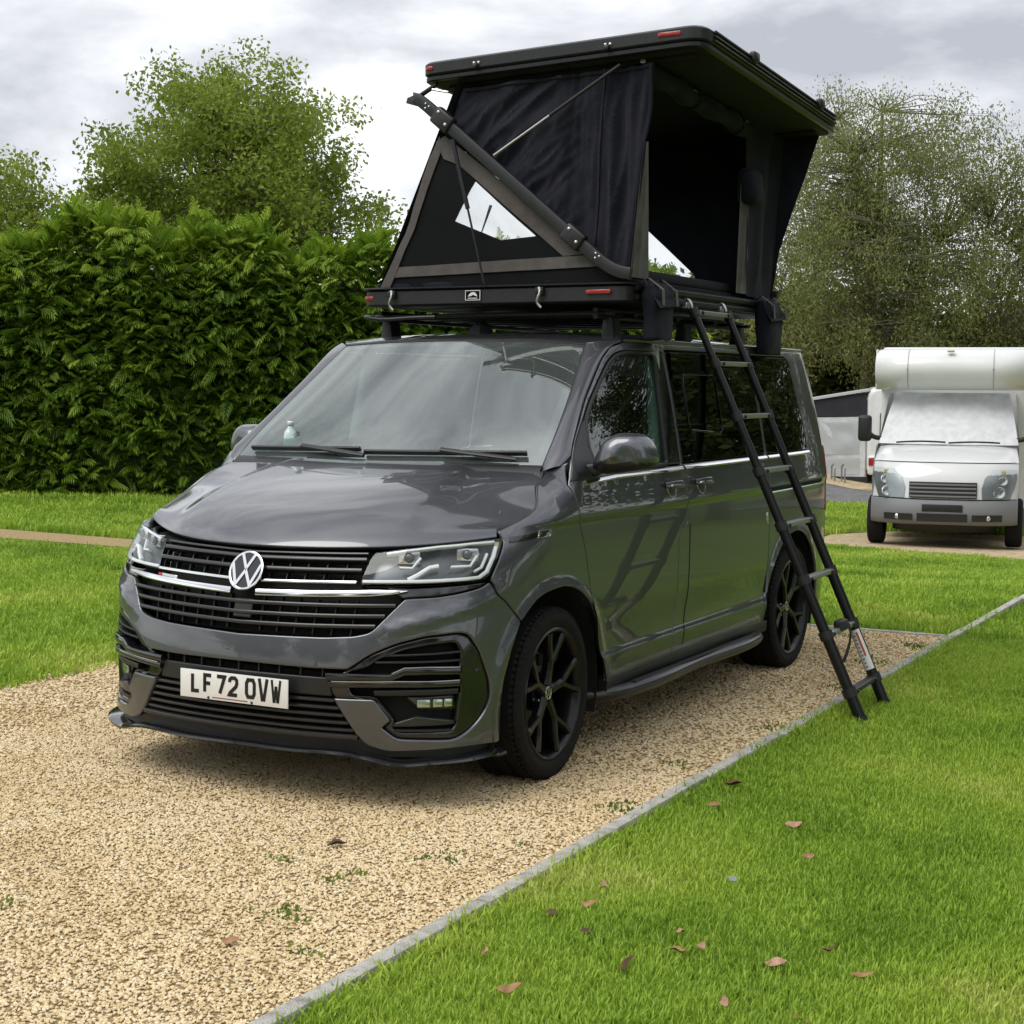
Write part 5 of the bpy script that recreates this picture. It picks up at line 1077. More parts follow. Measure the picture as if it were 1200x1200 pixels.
def gpatch(outline, h=.6):
    """ground-following emitter"""
    P = dense(np.array(outline, float), h); lo, hi = P.min(0), P.max(0); gx, gy = np.meshgrid(np.arange(lo[0], hi[0]+h, h), np.arange(lo[1], hi[1]+h, h)); V = np.stack([gx.ravel(), gy.ravel()], 1); k = gx.shape[1]; F = []
    for j in range(gx.shape[0]-1):
        for i in range(k-1):
            c_ = np.array([[gx[j, i]+h/2, gy[j, i]+h/2]])
            if pip(c_, np.array(outline, float))[0]: F.append((j*k+i, j*k+i+1, (j+1)*k+i+1, (j+1)*k+i))
    return [(a, b, float(GZ(a, b))-.003) for a, b in V], F
v_, f_ = quad(1.515, 4.6, -3.2, 2.2, -.003); gn_scatter('lawn_grass', v_, f_, tn, 3000, .75, 1.3, tilt=.25, seed=1)
v_, f_ = quad(1.525, 3.6, 2.2, 5.5, -.003); gn_scatter('lawn_grass', v_, f_, tn, 1900, .85, 1.45, tilt=.25, seed=5)
v_, f_ = gpatch([(-4.2, 5.55), (2.6, 5.55), (2.6, 8.2), (1.2, 15.3), (-.2, 15.3), (-3.2, 16.4), (-5.2, 16)], .4); gn_scatter('lawn_grass', v_, f_, tf, 420, 1.0, 1.7, tilt=.25, seed=6)
v_, f_ = gpatch([(-2.5, .8), (-2.5, 5.4), (-5.6, 5.4), (-5.6, 6.85), (-12, 6.85), (-8, 3.4)], .4); gn_scatter('lawn_grass', v_, f_, tf, 420, 1.0, 1.7, tilt=.25, seed=7)
v_, f_ = gpatch([(-2.6, -2.2), (-2.6, 1.2), (-8, 3.6), (-7, 1), (-4, -2)], .4); gn_scatter('lawn_grass', v_, f_, tf, 500, 1.0, 1.5, tilt=.25, seed=8)
v_, f_ = gpatch([(-8, 8.0), (-5.6, 8.0), (-5.6, 14), (-14, 15), (-20, 10), (-16, 8.0)], .5); gn_scatter('lawn_grass', v_, f_, tf, 140, 1.6, 2.6, tilt=.25, seed=11)
v_, f_ = quad(1.522, 1.575, -3.2, 5.4, -.003); gn_scatter('lawn_grass', v_, f_, tn, 1500, 1.2, 2.0, tilt=.5, seed=15)
v_, f_ = gpatch([(-3.4, 20.9), (-1, 21.6), (-3, 28.6), (-6.6, 28.3), (-7.6, 25), (-5.6, 16.6), (-3.8, 17.2)], .5); gn_scatter('lawn_grass', v_, f_, tf, 110, 2.0, 3.2, tilt=.25, seed=16)
# weeds rooted in the gravel
WEED = inst_mat('weed_leaves', [(.07, .14, .02), (.14, .22, .03), (.24, .28, .05)], .6, 2., trans=.3)
tw = [tuft(10, .016, .05, .010, 40+s_, WEED) for s_ in range(3)]
wv = []; wf_ = []
for (x, y, r_) in ((1.38, .62, .10), (1.30, 1.35, .07), (1.40, 2.3, .08), (.95, -.62, .09), (.98, -1.02, .08), (1.12, -.25, .10), (1.3, -.05, .07), (.70, -.55, .06), (.25, -1.35, .05), (1.38, 3.4, .12), (1.30, 4.3, .12), (1.40, 5.0, .14), (.9, 5.2, .12), (1.25, -1.2, .06)):
    o_ = len(wv); wv += [(x+r_*math.cos(t_)*random.uniform(.6, 1.2), y+r_*math.sin(t_)*random.uniform(.6, 1.2), .004) for t_ in np.linspace(0, 6.283, 8)[:-1]]; wf_.append(tuple(range(o_, o_+7)))
gn_scatter('gravel_weeds', wv, wf_, tw, 420, .5, 1.1, tilt=.3, seed=12)
# ------------------------------------------------------------------ fallen leaves
LEAFM = [M('dry_leaf_tan', (.36, .20, .10), .75, col2=(.22, .11, .05), vscale=40), M('dry_leaf_pink', (.45, .27, .19), .75, col2=(.30, .15, .09), vscale=40), M('dry_leaf_brown', (.12, .06, .03), .8, col2=(.06, .03, .015), vscale=40), M('grey_wet_leaf', (.25, .29, .27), .5, col2=(.18, .22, .2), vscale=30)]
def leaf(x, y, ln, wd, rz, curl, mi, label, z=.030):
    n_ = 8; V = []; F = []
    for i in range(n_+1):
        t_ = i/n_; w_ = wd*math.sin(math.pi*min(1, t_*.96+.02))**.8; lift = curl*ln*(.55*(t_-.4)**2*3+.18*math.sin(t_*7+x*40))
        for q in (-1, 0, 1): V.append(((t_-.5)*ln, q*w_/2*(1+.25*math.sin(t_*9+y*30+q))+.14*ln*math.sin(t_*3+x*9), lift+(q*.5+.5 if (int(x*1000) % 3) else abs(q))*w_*.45))
    for i in range(n_): F += [(i*3+q, i*3+q+1, i*3+q+4, i*3+q+3) for q in (0, 1)]
    V.append((.5*ln, .1*ln*math.sin(3)-.001, curl*ln)); V = np.array(V); V[:, 2] -= V[:, 2].min()
    ca, sa = math.cos(rz), math.sin(rz); V = np.stack([V[:, 0]*ca-V[:, 1]*sa+x, V[:, 0]*sa+V[:, 1]*ca+y, V[:, 2]+z], 1)
    o_ = mk('fallen_leaf', V, F, LEAFM[mi]); tag(o_, label, 'leaf', 'fallen leaves'); return o_
for a_ in ((2.053, .635, .085, .045, .3, .35, 1, 'large pinkish dry leaf with pale edge, farthest out on the open lawn'), (2.218, .293, .06, .03, .8, .3, 0, 'small tan leaf on the lawn below the large pinkish one'), (2.086, -.063, .055, .035, 1.2, .1, 3, 'grey green flat leaf lying alone in the middle of the lawn'),
           (1.786, -.518, .075, .035, .2, .3, 0, 'tan curled leaf lying near the edging left of the lawn centre'), (1.744, -.329, .06, .03, 2.0, .4, 1, 'pink upturned leaf nearest the edging below the front wheel'), (1.721, -.638, .05, .035, .4, .2, 2, 'dark brown crumpled leaf close to the edging stones'),
           (1.71, -1.038, .06, .02, 1.9, .5, 1, 'pale thin leaf standing beside the edging near the bottom'), (1.904, -1.251, .09, .04, .5, .3, 0, 'broad tan leaf at the bottom left of the lawn'), (2.113, -.941, .15, .02, 1.75, .25, 2, 'long dark twig-like curled leaf on the lower lawn'),
           (2.181, -.765, .08, .03, .1, .35, 0, 'rust leaf curled like a boat on the lower lawn'), (2.227, -.70, .05, .028, 1.6, .4, 1, 'small pink leaf just right of the boat shaped one'), (2.453, -.719, .085, .04, .4, .4, 1, 'pink leaf with brown tip at the lower right of the lawn'),
           (2.687, -.691, .09, .022, .2, .2, 0, 'slim brown leaf at the far right of the lower lawn'), (2.55, -.541, .07, .02, .6, .3, 2, 'dark stalk-like leaf on the right of the lower lawn'), (2.428, -1.058, .05, .03, 1.4, .5, 1, 'pink tipped leaf near the bottom edge of the lawn'),
           (2.642, -1.065, .08, .018, 2.4, .3, 0, 'narrow tan leaf at the bottom right corner of the lawn'), (1.65, 1.10, .09, .05, .6, .3, 2, 'dark brown leaf clump against the edging below the rear door'), (1.69, .78, .075, .03, 1.0, .3, 0, 'tan leaf by the edging opposite the front wheel'),
           (1.886, -.737, .06, .025, .1, .3, 2, 'dark leaf on the lawn left of the long twig-like one'), (2.13, -.615, .04, .03, .9, .3, 1, 'tiny pale leaf in the middle of the lower lawn')): leaf(a_[0], a_[1], a_[2]*.72, a_[3]*.70, a_[4], a_[5], a_[6], a_[7], .020)
leaf(1.025, -1.298, .055, .028, .3, .3, 0, 'rusty leaf lying on the gravel at the lower left', .012); leaf(.741, -.351, .07, .03, .8, .25, 2, 'dark brown leaf lying on the gravel in front of the bumper', .012)

# ------------------------------------------------------------------ hedge
def sprays(n, pos, out, size, seed, kind='cypress'):
    """fronds: a drooping stem with flat needles on both sides; arrays of verts / tris"""
    r_ = np.random.default_rng(seed); N_ = n
    up_ = np.array([0, 0, 1.]); side = np.cross(out, up_); side /= np.linalg.norm(side, axis=1, keepdims=True)+1e-9
    side = side*np.cos(r_.uniform(-.9, .9, N_))[:, None]+up_*np.sin(r_.uniform(-.9, .9, N_))[:, None]
    L_ = size*r_.uniform(.45, 1.5, N_); parts = []; K = 11
    base = []
    # frond template in (along, across, up)
    for i in range(K):
        t_ = i/(K-1); s_ = (-1 if i % 2 else 1); a0 = .08+.72*t_
        ln = (.50-.30*t_); base.append([(a0, 0, 0), (a0+ln*.46+.022, s_*(ln*.27-.020), .01), (a0+ln*.92, s_*ln*.52, -.05), (a0+ln*.46-.022, s_*(ln*.27+.020), .01)])
    base.append([(0, -.02, 0), (.5, -.025, .04), (1.05, 0, -.02), (.5, .025, .04)])
    base = np.array(base); q = base.reshape(-1, 3)
    droop = r_.uniform(.10, .55, N_); ud = np.cross(side, out); ud /= np.linalg.norm(ud, axis=1, keepdims=True)+1e-9
    al = q[None, :, 0]*L_[:, None]; ac = q[None, :, 1]*L_[:, None]; uz = q[None, :, 2]*L_[:, None]-(q[None, :, 0]**2)*L_[:, None]*droop[:, None]
    V = pos[:, None]+out[:, None]*al[..., None]+side[:, None]*ac[..., None]+up_*uz[..., None]
    nq = len(base); idx = np.arange(N_*nq*4).reshape(-1, 4); T = np.concatenate([idx[:, [0, 1, 2]], idx[:, [0, 2, 3]]]); rn = np.repeat(r_.random(N_), nq)
    return V.reshape(-1, 3), T, np.concatenate([rn, rn])
HEDGEM = foliage('conifer_hedge_needles', [(.055, .10, .012), (.13, .23, .022), (.24, .38, .038), (.44, .56, .08)], .38, .55, .7)
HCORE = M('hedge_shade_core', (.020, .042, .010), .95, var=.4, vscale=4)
hp0, hp1 = np.array([-20.5, 5.6]), np.array([-5.6, 18.6]); hd = (hp1-hp0); HL = np.linalg.norm(hd); hd /= HL; hn = np.array([hd[1], -hd[0]])   # hn faces the van
def htop(t): return np.interp(t, [0, .42, .47, .55, .75, .9, 1], [3.25, 3.3, 3.42, 3.75, 3.62, 3.72, 3.6])+.16*np.sin(t*61)+.10*np.sin(t*143+1)
hedge = thing('conifer_hedge', (float((hp0+hp1)[0]/2), float((hp0+hp1)[1]/2), float(GZ(*((hp0+hp1)/2)))), 'tall dense green conifer hedge behind the van', 'hedge')
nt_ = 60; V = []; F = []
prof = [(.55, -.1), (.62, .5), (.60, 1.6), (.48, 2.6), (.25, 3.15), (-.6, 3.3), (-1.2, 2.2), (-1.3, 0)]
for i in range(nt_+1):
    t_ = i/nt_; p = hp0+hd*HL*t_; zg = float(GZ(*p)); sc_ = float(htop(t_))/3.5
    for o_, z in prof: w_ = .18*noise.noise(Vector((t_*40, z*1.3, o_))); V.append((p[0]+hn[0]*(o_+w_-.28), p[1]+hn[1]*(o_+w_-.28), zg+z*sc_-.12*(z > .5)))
k = len(prof); F = [(i*k+j, (i+1)*k+j, (i+1)*k+j+1, i*k+j+1) for i in range(nt_) for j in range(k-1)]; mk('light_blocking_core', V, F, HCORE, hedge)  # added solid dark core that blocks light behind the sprays
NS = 33000; r_ = np.random.default_rng(3); t_ = r_.random(NS); hz = r_.random(NS)**.85; top = r_.random(NS) < .16
clump = np.array([noise.noise(Vector((a*HL*1.1, b*4.2, 2.0))) for a, b in zip(t_, hz)])
P2 = hp0+np.outer(t_*HL, hd); H = htop(t_); off = .30+.26*clump+.10*r_.standard_normal(NS)-.28*np.clip(hz-.75, 0, 1)*2
off = np.where(top, r_.uniform(-1.0, .35, NS), off); z = np.where(top, H*(.93+.06*r_.random(NS))+.25*np.abs(clump), hz*H)
pos = np.stack([P2[:, 0]+hn[0]*off, P2[:, 1]+hn[1]*off, GZ(P2[:, 0], P2[:, 1])+z], 1)
ang = r_.uniform(-1.0, 1.0, NS); el_ = np.where(top, r_.uniform(.7, 1.45, NS), r_.uniform(-.15, .55, NS)); d2 = np.outer(np.cos(ang), hn)+np.outer(np.sin(ang), hd)
out = np.stack([d2[:, 0]*np.cos(el_), d2[:, 1]*np.cos(el_), np.sin(el_)], 1)
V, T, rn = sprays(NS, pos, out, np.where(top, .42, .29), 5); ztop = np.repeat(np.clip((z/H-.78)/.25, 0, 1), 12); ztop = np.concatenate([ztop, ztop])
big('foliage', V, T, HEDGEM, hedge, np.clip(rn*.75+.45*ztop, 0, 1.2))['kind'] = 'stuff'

# ------------------------------------------------------------------ trees
BARK = M('tree_bark', (.13, .115, .085), .9, var=.4, vscale=6, bump=.5, bscale=12)
def tree(name, loc, hgt, rad, cz, leafm, nclu, nleaf, lsize, seed, label, group, trunk_r=.22, weep=0., sig=.34, thin=.0, bark=BARK):
    """trunk and limbs swept from the ground, leaf clusters at the twig ends"""
    r_ = np.random.default_rng(seed); x, y = loc; zg = float(GZ(x, y)); root = thing(name, (x, y, zg), label, 'tree', group)
    base = np.array([x, y, zg]); cen = base+[0, 0, cz]; parts = []
    lean = r_.uniform(-.03, .03, 2)*hgt
    tk = smooth_path([base+[0, 0, -.2], base+[lean[0]*.3, lean[1]*.3, hgt*.3], base+[lean[0], lean[1], hgt*.62], base+[lean[0]*1.2, lean[1]*1.2, hgt*.88]], 12)
    V, F = sweep_data(tk, circ(1, 8), (0, 1, 0), scale=np.interp(np.linspace(0, 1, 12), [0, .08, .5, 1], [trunk_r*1.35, trunk_r, trunk_r*.6, trunk_r*.12])); mk('trunk', V, F, bark, root)
    ends = []
    while len(ends) < nclu:
        v = r_.normal(size=3); v /= np.linalg.norm(v); q = r_.random()**.42; p = v*q*np.array(rad)
        bump_ = 1+.28*noise.noise(Vector(v*2.1)+Vector((seed, 0, 0))); p = p*bump_
        if p[2] < -rad[2]*.75: continue
        if noise.noise(Vector(p*.55)+Vector((seed*3, 1, 0))) < -.22+thin: continue
        ends.append(cen+p)
    ends = np.array(ends); nl = 9 if nclu > 60 else 6; li = r_.choice(len(ends), nl, replace=False); limbs = []
    for i in range(nl):
        e_ = ends[li[i]]; s0 = tk[int(np.clip((.25+.5*r_.random())*12, 3, 9))]; mid = s0*.45+e_*.55+[0, 0, .03*hgt*r_.random()]; pth = np.array([(1-q)**2*s0+2*q*(1-q)*mid+q*q*e_ for q in np.linspace(0, 1, 9)]); limbs.append(pth)
        V, F = sweep_data(pth, circ(1, 5), (.3, .2, .9), scale=np.linspace(trunk_r*.42, .015, 9)); parts.append((V, F))
    allp = np.concatenate(limbs+[tk[4:]])
    for e_ in ends:
        dd = np.linalg.norm(allp-e_, axis=1)+np.where(allp[:, 2] > e_[2]+.3, 2, 0); s0 = allp[dd.argmin()]; mid = (s0+e_)/2+r_.normal(size=3)*.12+[0, 0, .1]
        V, F = sweep_data(np.array([s0, mid, e_]), circ(1, 4), (.3, .5, .8), scale=[.024, .014, .005]); parts.append((V, F))
    V, F = join(parts); mk('limbs', V, F, bark, root)
    ci = r_.integers(0, len(ends), nleaf); P = ends[ci]+np.clip(r_.normal(size=(nleaf, 3)), -1.7, 1.7)*sig*np.array([1, 1, .75 if not weep else .9])
    if weep: P[:, 2] -= np.abs(r_.normal(size=nleaf))*weep*.7
    d1 = r_.normal(size=(nleaf, 3)); d1[:, 2] -= .3+weep*2; d1 /= np.linalg.norm(d1, axis=1, keepdims=True); d2 = np.cross(d1, r_.normal(size=(nleaf, 3))); d2 /= np.linalg.norm(d2, axis=1, keepdims=True); d3 = np.cross(d1, d2)
    L_ = lsize*r_.uniform(.6, 1.3, nleaf)[:, None]; W_ = L_*(.34 if weep else .55)
    V = np.stack([P, P+d1*L_*.5+d2*W_*.5+d3*L_*.08, P+d1*L_, P+d1*L_*.5-d2*W_*.5+d3*L_*.08], 1).reshape(-1, 3); idx = np.arange(nleaf*4).reshape(-1, 4); T = np.concatenate([idx[:, [0, 1, 2]], idx[:, [0, 2, 3]]])
    crn = r_.random(len(ends))[ci]*.6+r_.random(nleaf)*.4; big('crown', V, T, leafm, root, np.concatenate([crn, crn]))['kind'] = 'stuff'
    return root
OAKL = foliage('fresh_green_leaves', [(.115, .165, .020), (.18, .25, .032), (.27, .35, .052), (.38, .45, .09)], .5, .5, .35)
WILL = foliage('grey_green_willow_leaves', [(.11, .13, .035), (.18, .21, .06), (.26, .29, .10), (.36, .38, .17)], .45, .6, .3)
DARKL = foliage('dark_thicket_leaves', [(.035, .05, .014), (.07, .09, .024), (.11, .135, .04), (.17, .19, .065)], .3, .6, .4)
tree('leafy_tree', (-19.6, 25.0), 9.0, (3.5, 3.1, 3.8), 5.05, OAKL, 600, 82000, .125, 11, 'broad airy green tree rising above the hedge on the left', 'trees beyond the pitch', .24, sig=.27, thin=.02)
tree('leafy_tree', (-24.6, 22.0), 7.2, (3.0, 2.8, 3.0), 4.2, OAKL, 300, 30000, .125, 12, 'lower green tree at the far left edge above the hedge', 'trees beyond the pitch', .2, sig=.27)
tree('willow_tree', (-9.8, 43.0), 11.6, (4.2, 3.6, 4.9), 6.3, WILL, 700, 110000, .115, 21, 'tall grey green willow behind the tent and the awning', 'trees beyond the pitch', .3, weep=.5, sig=.30, thin=.10)
tree('willow_tree', (-4.0, 45.0), 11.2, (4.0, 3.4, 4.9), 6.0, WILL, 640, 95000, .115, 22, 'tall willow rising behind the white motorhome', 'trees beyond the pitch', .3, weep=.5, sig=.30, thin=.10)
tree('willow_tree', (3.4, 46.0), 10.2, (3.8, 3.4, 4.4), 5.6, WILL, 420, 55000, .12, 23, 'grey green tree at the right edge beyond the motorhome', 'trees beyond the pitch', .3, weep=.5, sig=.32)
for i, (x, y, h_, lb_) in enumerate(((-14.4, 46.5, 5.4, 'dark low thicket tree behind the awning, nearest the tent'), (-10.4, 48, 6.2, 'dark bushy tree behind the awning roof'), (-6.6, 49, 5.8, 'dark bushy tree behind the caravan'), (-2.4, 50, 6.0, 'dark bushy tree behind the motorhome roof'), (2.6, 51, 5.8, 'dark bushy tree at the right edge behind the willows'), (-18.5, 45, 5.6, 'dark tree hidden mostly behind the roof tent'))):
    tree('thicket_tree', (x, y), h_, (3.2, 2.4, 2.7), 2.7, DARKL, 120, 13000, .34, 40+i, lb_, 'trees beyond the pitch', .16, sig=.5)
# trees across the site that the van's paint and glass reflect
for i, (x, y, h_, r3) in enumerate(((13.5, 1.5, 10.5, 3.8), (12.5, 9, 10.5, 3.8), (12.4, 16.5, 11.5, 4.0), (9.8, 25.6, 11.5, 4.0), (5.2, 39, 12, 4.2), (11.5, 36, 12.5, 4.4), (9, -21, 9, 3.6), (1.5, -24, 10, 3.8), (-6.5, -22, 9, 3.6), (14, -15, 9.5, 3.7), (-14, -20, 9, 3.6))):
    side_ = ['first', 'second', 'third', 'fourth', 'fifth', 'sixth'][i] if i < 6 else ['first', 'second', 'third', 'fourth', 'fifth'][i-6]
    tree('boundary_tree', (x, y), h_, (r3, r3, h_*.42), h_*.50, DARKL, 160, 15000, .27, 60+i, f'{side_} dark tree of the row {"along the right side of the lawn" if i < 6 else "behind the photographer"}', 'boundary trees', .22, sig=.5)
# ------------------------------------------------------------------ white motorhome on the next pitch
WHITE = M('white_fibreglass', (.70, .71, .71), .32, coat=.4, var=.04, vscale=3)
WSHADE = M('white_van_paint', (.64, .65, .66), .28, coat=.7)
BGREY = M('grey_bumper_plastic', (.17, .175, .185), .55, bump=.1, bscale=200)
COVER = M('silver_white_screen_cover', (.62, .63, .65), .5, var=.10, vscale=9, bump=.5, bscale=9)
BLACKP = M('black_plastic', (.012, .012, .013), .5)
mo_o = np.array([-1.50, 17.95]); mo_r = np.array([.984, .178]); mo_f = np.array([.178, -.984]); mo_z = float(GZ(*mo_o))+.0
def ML(P):
    P = np.atleast_2d(np.asarray(P, float)); return np.stack([mo_o[0]+P[:, 0]*mo_r[0]+P[:, 1]*mo_f[0], mo_o[1]+P[:, 0]*mo_r[1]+P[:, 1]*mo_f[1], mo_z+P[:, 2]], 1)
moto = thing('motorhome', (float(mo_o[0]), float(mo_o[1]), mo_z), 'white coachbuilt motorhome with overcab pod and covered windscreen on the next pitch', 'motorhome')
def mbox(name, lo, hi, mat, par, bev=.02, seg=2):
    V, F = box_data(*(np.array(hi)-np.array(lo)), bev, seg); V = V+(np.array(lo)+np.array(hi))/2; return mk(name, ML(V), F, mat, par, sharp=40)
def mgrid(name, prof, hw, mat, par, rc=.30, pw=3.2, u0=-1, u1=1, nu=25, push=0., taper=None):
    """panel swept across the cab: prof = (forward, height) points; corners round back"""
    u = np.linspace(u0, u1, nu); V = []
    for j, (fy, z) in enumerate(prof):
        w_ = hw if taper is None else taper[j]
        for q in u: V.append((w_*q, fy-rc*abs(q)**pw+push, z))
    k = nu; F = [(j*k+i, j*k+i+1, (j+1)*k+i+1, (j+1)*k+i) for j in range(len(prof)-1) for i in range(k-1)]; return mk(name, ML(V), F, mat, par)
mgrid('bumper', [(.50, .34), (.62, .36), (.66, .44), (.66, .56), (.63, .66), (.60, .70)], .99, BGREY, moto, .34)
mgrid('bumper_valance', [(.44, .24), (.56, .345)], .70, BLACKP, moto, .34)
fl = mgrid('fog_opening', [(.662, .41), (.668, .50)], .99, BLACKP, moto, .34, u0=-.80, u1=-.40, nu=8, push=.006); mgrid('fog_opening', [(.662, .41), (.668, .50)], .99, BLACKP, moto, .34, u0=.40, u1=.80, nu=8, push=.006)
mgrid('lower_grille', [(.664, .40), (.668, .51)], .99, BLACKP, moto, .34, u0=-.34, u1=.34, nu=8, push=.006)
for sg in (-1, 1):
    V, F = lathe_data([(.0001, .02), (.035, .016), (.042, 0)], 20); fx = sg*.60; mk('fog_lamp', ML(np.stack([V[:, 1]+fx, V[:, 0]+.655-.34*(.606)**3.2, V[:, 2]+.455], 1)), F, SATCHROME, moto)
front = [(.60, .70), (.585, .80), (.55, .96), (.49, 1.10), (.40, 1.20)]
mgrid('front_panel', front, .985, WSHADE, moto, .36)
mgrid('bonnet', [(.40, 1.20), (.28, 1.27), (.05, 1.35), (-.22, 1.43)], .965, WSHADE, moto, .34, taper=[.985, .975, .955, .93])
gp = mgrid('grille', [(.604, .72), (.592, .80), (.565, .94)], .985, BLACKP, moto, .36, u0=-.46, u1=.46, nu=12, push=.012)
for z, y_ in ((.745, .603), (.80, .594), (.855, .583), (.905, .573)): mgrid('grille_bar', [(y_, z-.012), (y_+.004, z), (y_, z+.012)], .985, BGREY, gp, .36, u0=-.45, u1=.45, nu=12, push=.028)
for sg in (-1, 1):   # tall headlights
    nu = 10; hl_ = [(.600, .715), (.575, .86), (.53, 1.0), (.46, 1.12)]; us = [(.53, .90), (.52, .955), (.56, .985), (.66, .985)]; V = []; V2 = []
    for (fy, z), (a_, b_) in zip(hl_, us):
        for q in np.linspace(a_, b_, nu): V.append((sg*.985*q, fy-.36*q**3.2+.010, z)); V2.append((sg*.985*q, fy-.36*q**3.2+.022, z))
    F = [(j*nu+i, j*nu+i+1, (j+1)*nu+i+1, (j+1)*nu+i) for j in range(3) for i in range(nu-1)]
    hm = mk('headlight', ML(V), F, M('headlight_bowl', (.32, .34, .35), .3, .7), moto); mk('lens', ML(V2), F, LENS, hm)
    for (qx, z, r_) in ((.76, .80, .075), (.80, .96, .060)):
        y_ = np.interp(z, [p[1] for p in hl_], [p[0] for p in hl_])-.36*qx**3.2
        Vl, Fl = lathe_data([(.0001, .006), (r_*.35, .004), (r_*.8, .010), (r_, .016), (r_*1.08, .012)], 24); tl = Vl[:, 2]*.30; mk('reflector', ML(np.stack([Vl[:, 1]+sg*.985*qx, Vl[:, 0]+y_+.006-tl-np.sign(sg)*Vl[:, 1]*sg*.45, Vl[:, 2]+z], 1)), Fl, SATCHROME, hm)
    V, F = box_data(.10, .02, .07, .01, 2); mk('indicator', ML(V+[sg*.985*.78, .485-.36*.78**3.2+.008, 1.065]), F, M('amber_lens'), hm)
wsP = [(-.22, 1.43), (-.40, 1.58), (-.66, 1.80), (-.92, 2.02), (-1.06, 2.16)]
wsm = mgrid('windscreen', wsP, .93, PANE_R, moto, .20, 2.4, taper=[.93, .90, .86, .81, .78])
nu = 29; V = []
for j, t_ in enumerate(np.linspace(0, 1, 15)):
    fy = np.interp(t_, np.linspace(0, 1, 5), [p[0] for p in wsP]); z = np.interp(t_, np.linspace(0, 1, 5), [p[1] for p in wsP]); w_ = np.interp(t_, np.linspace(0, 1, 5), [.93, .90, .86, .81, .78])*1.04
    for q in np.linspace(-1, 1, nu): V.append((w_*q, fy-.20*abs(q)**2.4+.035+.022*noise.noise(Vector((q*4, t_*5, 2)))+.012*noise.noise(Vector((q*11+t_*6, t_*9, 5))), z))
mk('screen_cover', ML(V), [(j*nu+i, j*nu+i+1, (j+1)*nu+i+1, (j+1)*nu+i) for j in range(14) for i in range(nu-1)], COVER, moto)
for sg in (-1, 1):   # cab side with door and arch
    pr = [(.26, .70), (.30, .96), (.10, 1.2), (-.10, 1.40), (-.45, 1.44), (-1.0, 1.95), (-1.15, 2.15), (-1.75, 2.15), (-1.75, .45), (-.62, .42)]
    arch_ = [(-.12+.43*math.cos(a_), .36+.43*math.sin(a_)) for a_ in np.linspace(math.pi, .45, 14)]
    ol = pr+arch_; V = [(sg*(.985-.10*max(0, z-1.3)), y_, z) for y_, z in ol]; mk('cab_side', ML(V), [tuple(range(len(V)))], WSHADE, moto, smooth=False)
    wd_ = [(-.62, 1.46), (-1.05, 1.90), (-1.68, 1.90), (-1.68, 1.46)]; V = [(sg*(.992-.10*max(0, z-1.3)), y_, z) for y_, z in wd_]; mk('side_window', ML(V), [(0, 1, 2, 3)], PANE_R, moto, smooth=False)
    # mirrors on arms
    tube('mirror_arm', ML(smooth_path([(sg*.93, -.52, 1.50), (sg*1.05, -.46, 1.52), (sg*1.14, -.44, 1.60)], 8)), .035, BLACKP, moto, n=8); mbox('door_mirror', (min(sg*1.08, sg*1.27), -.54, 1.45), (max(sg*1.08, sg*1.27), -.38, 1.83), BLACKP, moto, .05, 3)
    # wheel: tyre on a steel rim
    V, F = lathe_data([(.19, -.10), (.22, -.11), (.30, -.115), (.335, -.10), (.345, -.07), (.345, .07), (.335, .10), (.30, .115), (.22, .11), (.19, .09), (.17, .05), (.0001, .04)], 36)
    wl = mk('wheel', ML(V*[sg, 1, 1]+[sg*.94, -.12, .355]), F, RUBBER, moto, sharp=40); V, F = lathe_data([(.0001, .07), (.06, .07), (.10, .05), (.16, .06), (.195, .085)], 28); mk('wheel_trim', ML(V*[sg, 1, 1]+[sg*.945, -.12, .355]), F, SATCHROME, wl)
    mbox('wheel_well', (min(sg*.55, sg*.97), -.60, .25), (max(sg*.55, sg*.97), .22, .76), SHELL, moto, .05) if False else None
mbox('engine_bay', (-.70, -1.6, .24), (.70, .10, 1.15), SHELL, moto)
# overcab pod: rounded nose
nu, nv = 25, 18; V = []
for j in range(nv):
    t_ = j/(nv-1); a_ = -math.pi/2+math.pi*t_
    for q in np.linspace(-1, 1, nu): V.append((1.08*q*(1-.05*abs(math.sin(a_))**6), -1.02+.56*abs(math.cos(a_))**.75-.30*abs(q)**5, 2.50+.30*math.sin(a_)))
pod = mk('overcab_pod', ML(V), [(j*nu+i, j*nu+i+1, (j+1)*nu+i+1, (j+1)*nu+i) for j in range(nv-1) for i in range(nu-1)], WHITE, moto)
for sg in (-1, 1): mbox('pod_side', (min(sg*1.06, sg*1.085), -1.9, 2.20), (max(sg*1.06, sg*1.085), -.92, 2.79), WHITE, moto, .01)
for q in (-.55, .55): sweep('pod_seam', ML(np.array([(1.08*q, -1.02+.56*abs(math.cos(a_))**.75-.30*abs(q)**5+.004, 2.50+.30*math.sin(a_)) for a_ in np.linspace(-1.2, 1.4, 20)])), rrect(.006, .004, .001, 1), M('grey_sealant', (.38, .39, .4), .6), pod)
mbox('coach_body', (-1.07, -6.2, .42), (1.07, -1.72, 2.84), WHITE, moto, .06, 3)
mbox('body_skirt', (-1.09, -6.1, .22), (1.09, -1.75, .44), BGREY, moto, .02)
for y_ in (-4.9,):
    for sg in (-1, 1): V, F = lathe_data([(.19, -.10), (.30, -.115), (.345, -.07), (.345, .07), (.30, .115), (.19, .09), (.0001, .04)], 30); mk('wheel', ML(V*[sg, 1, 1]+[sg*.90, y_, .345]), F, RUBBER, moto, sharp=40)
mbox('side_stripe', (-1.076, -6.0, 1.18), (-1.071, -1.9, 1.28), BGREY, moto, .001, 1)
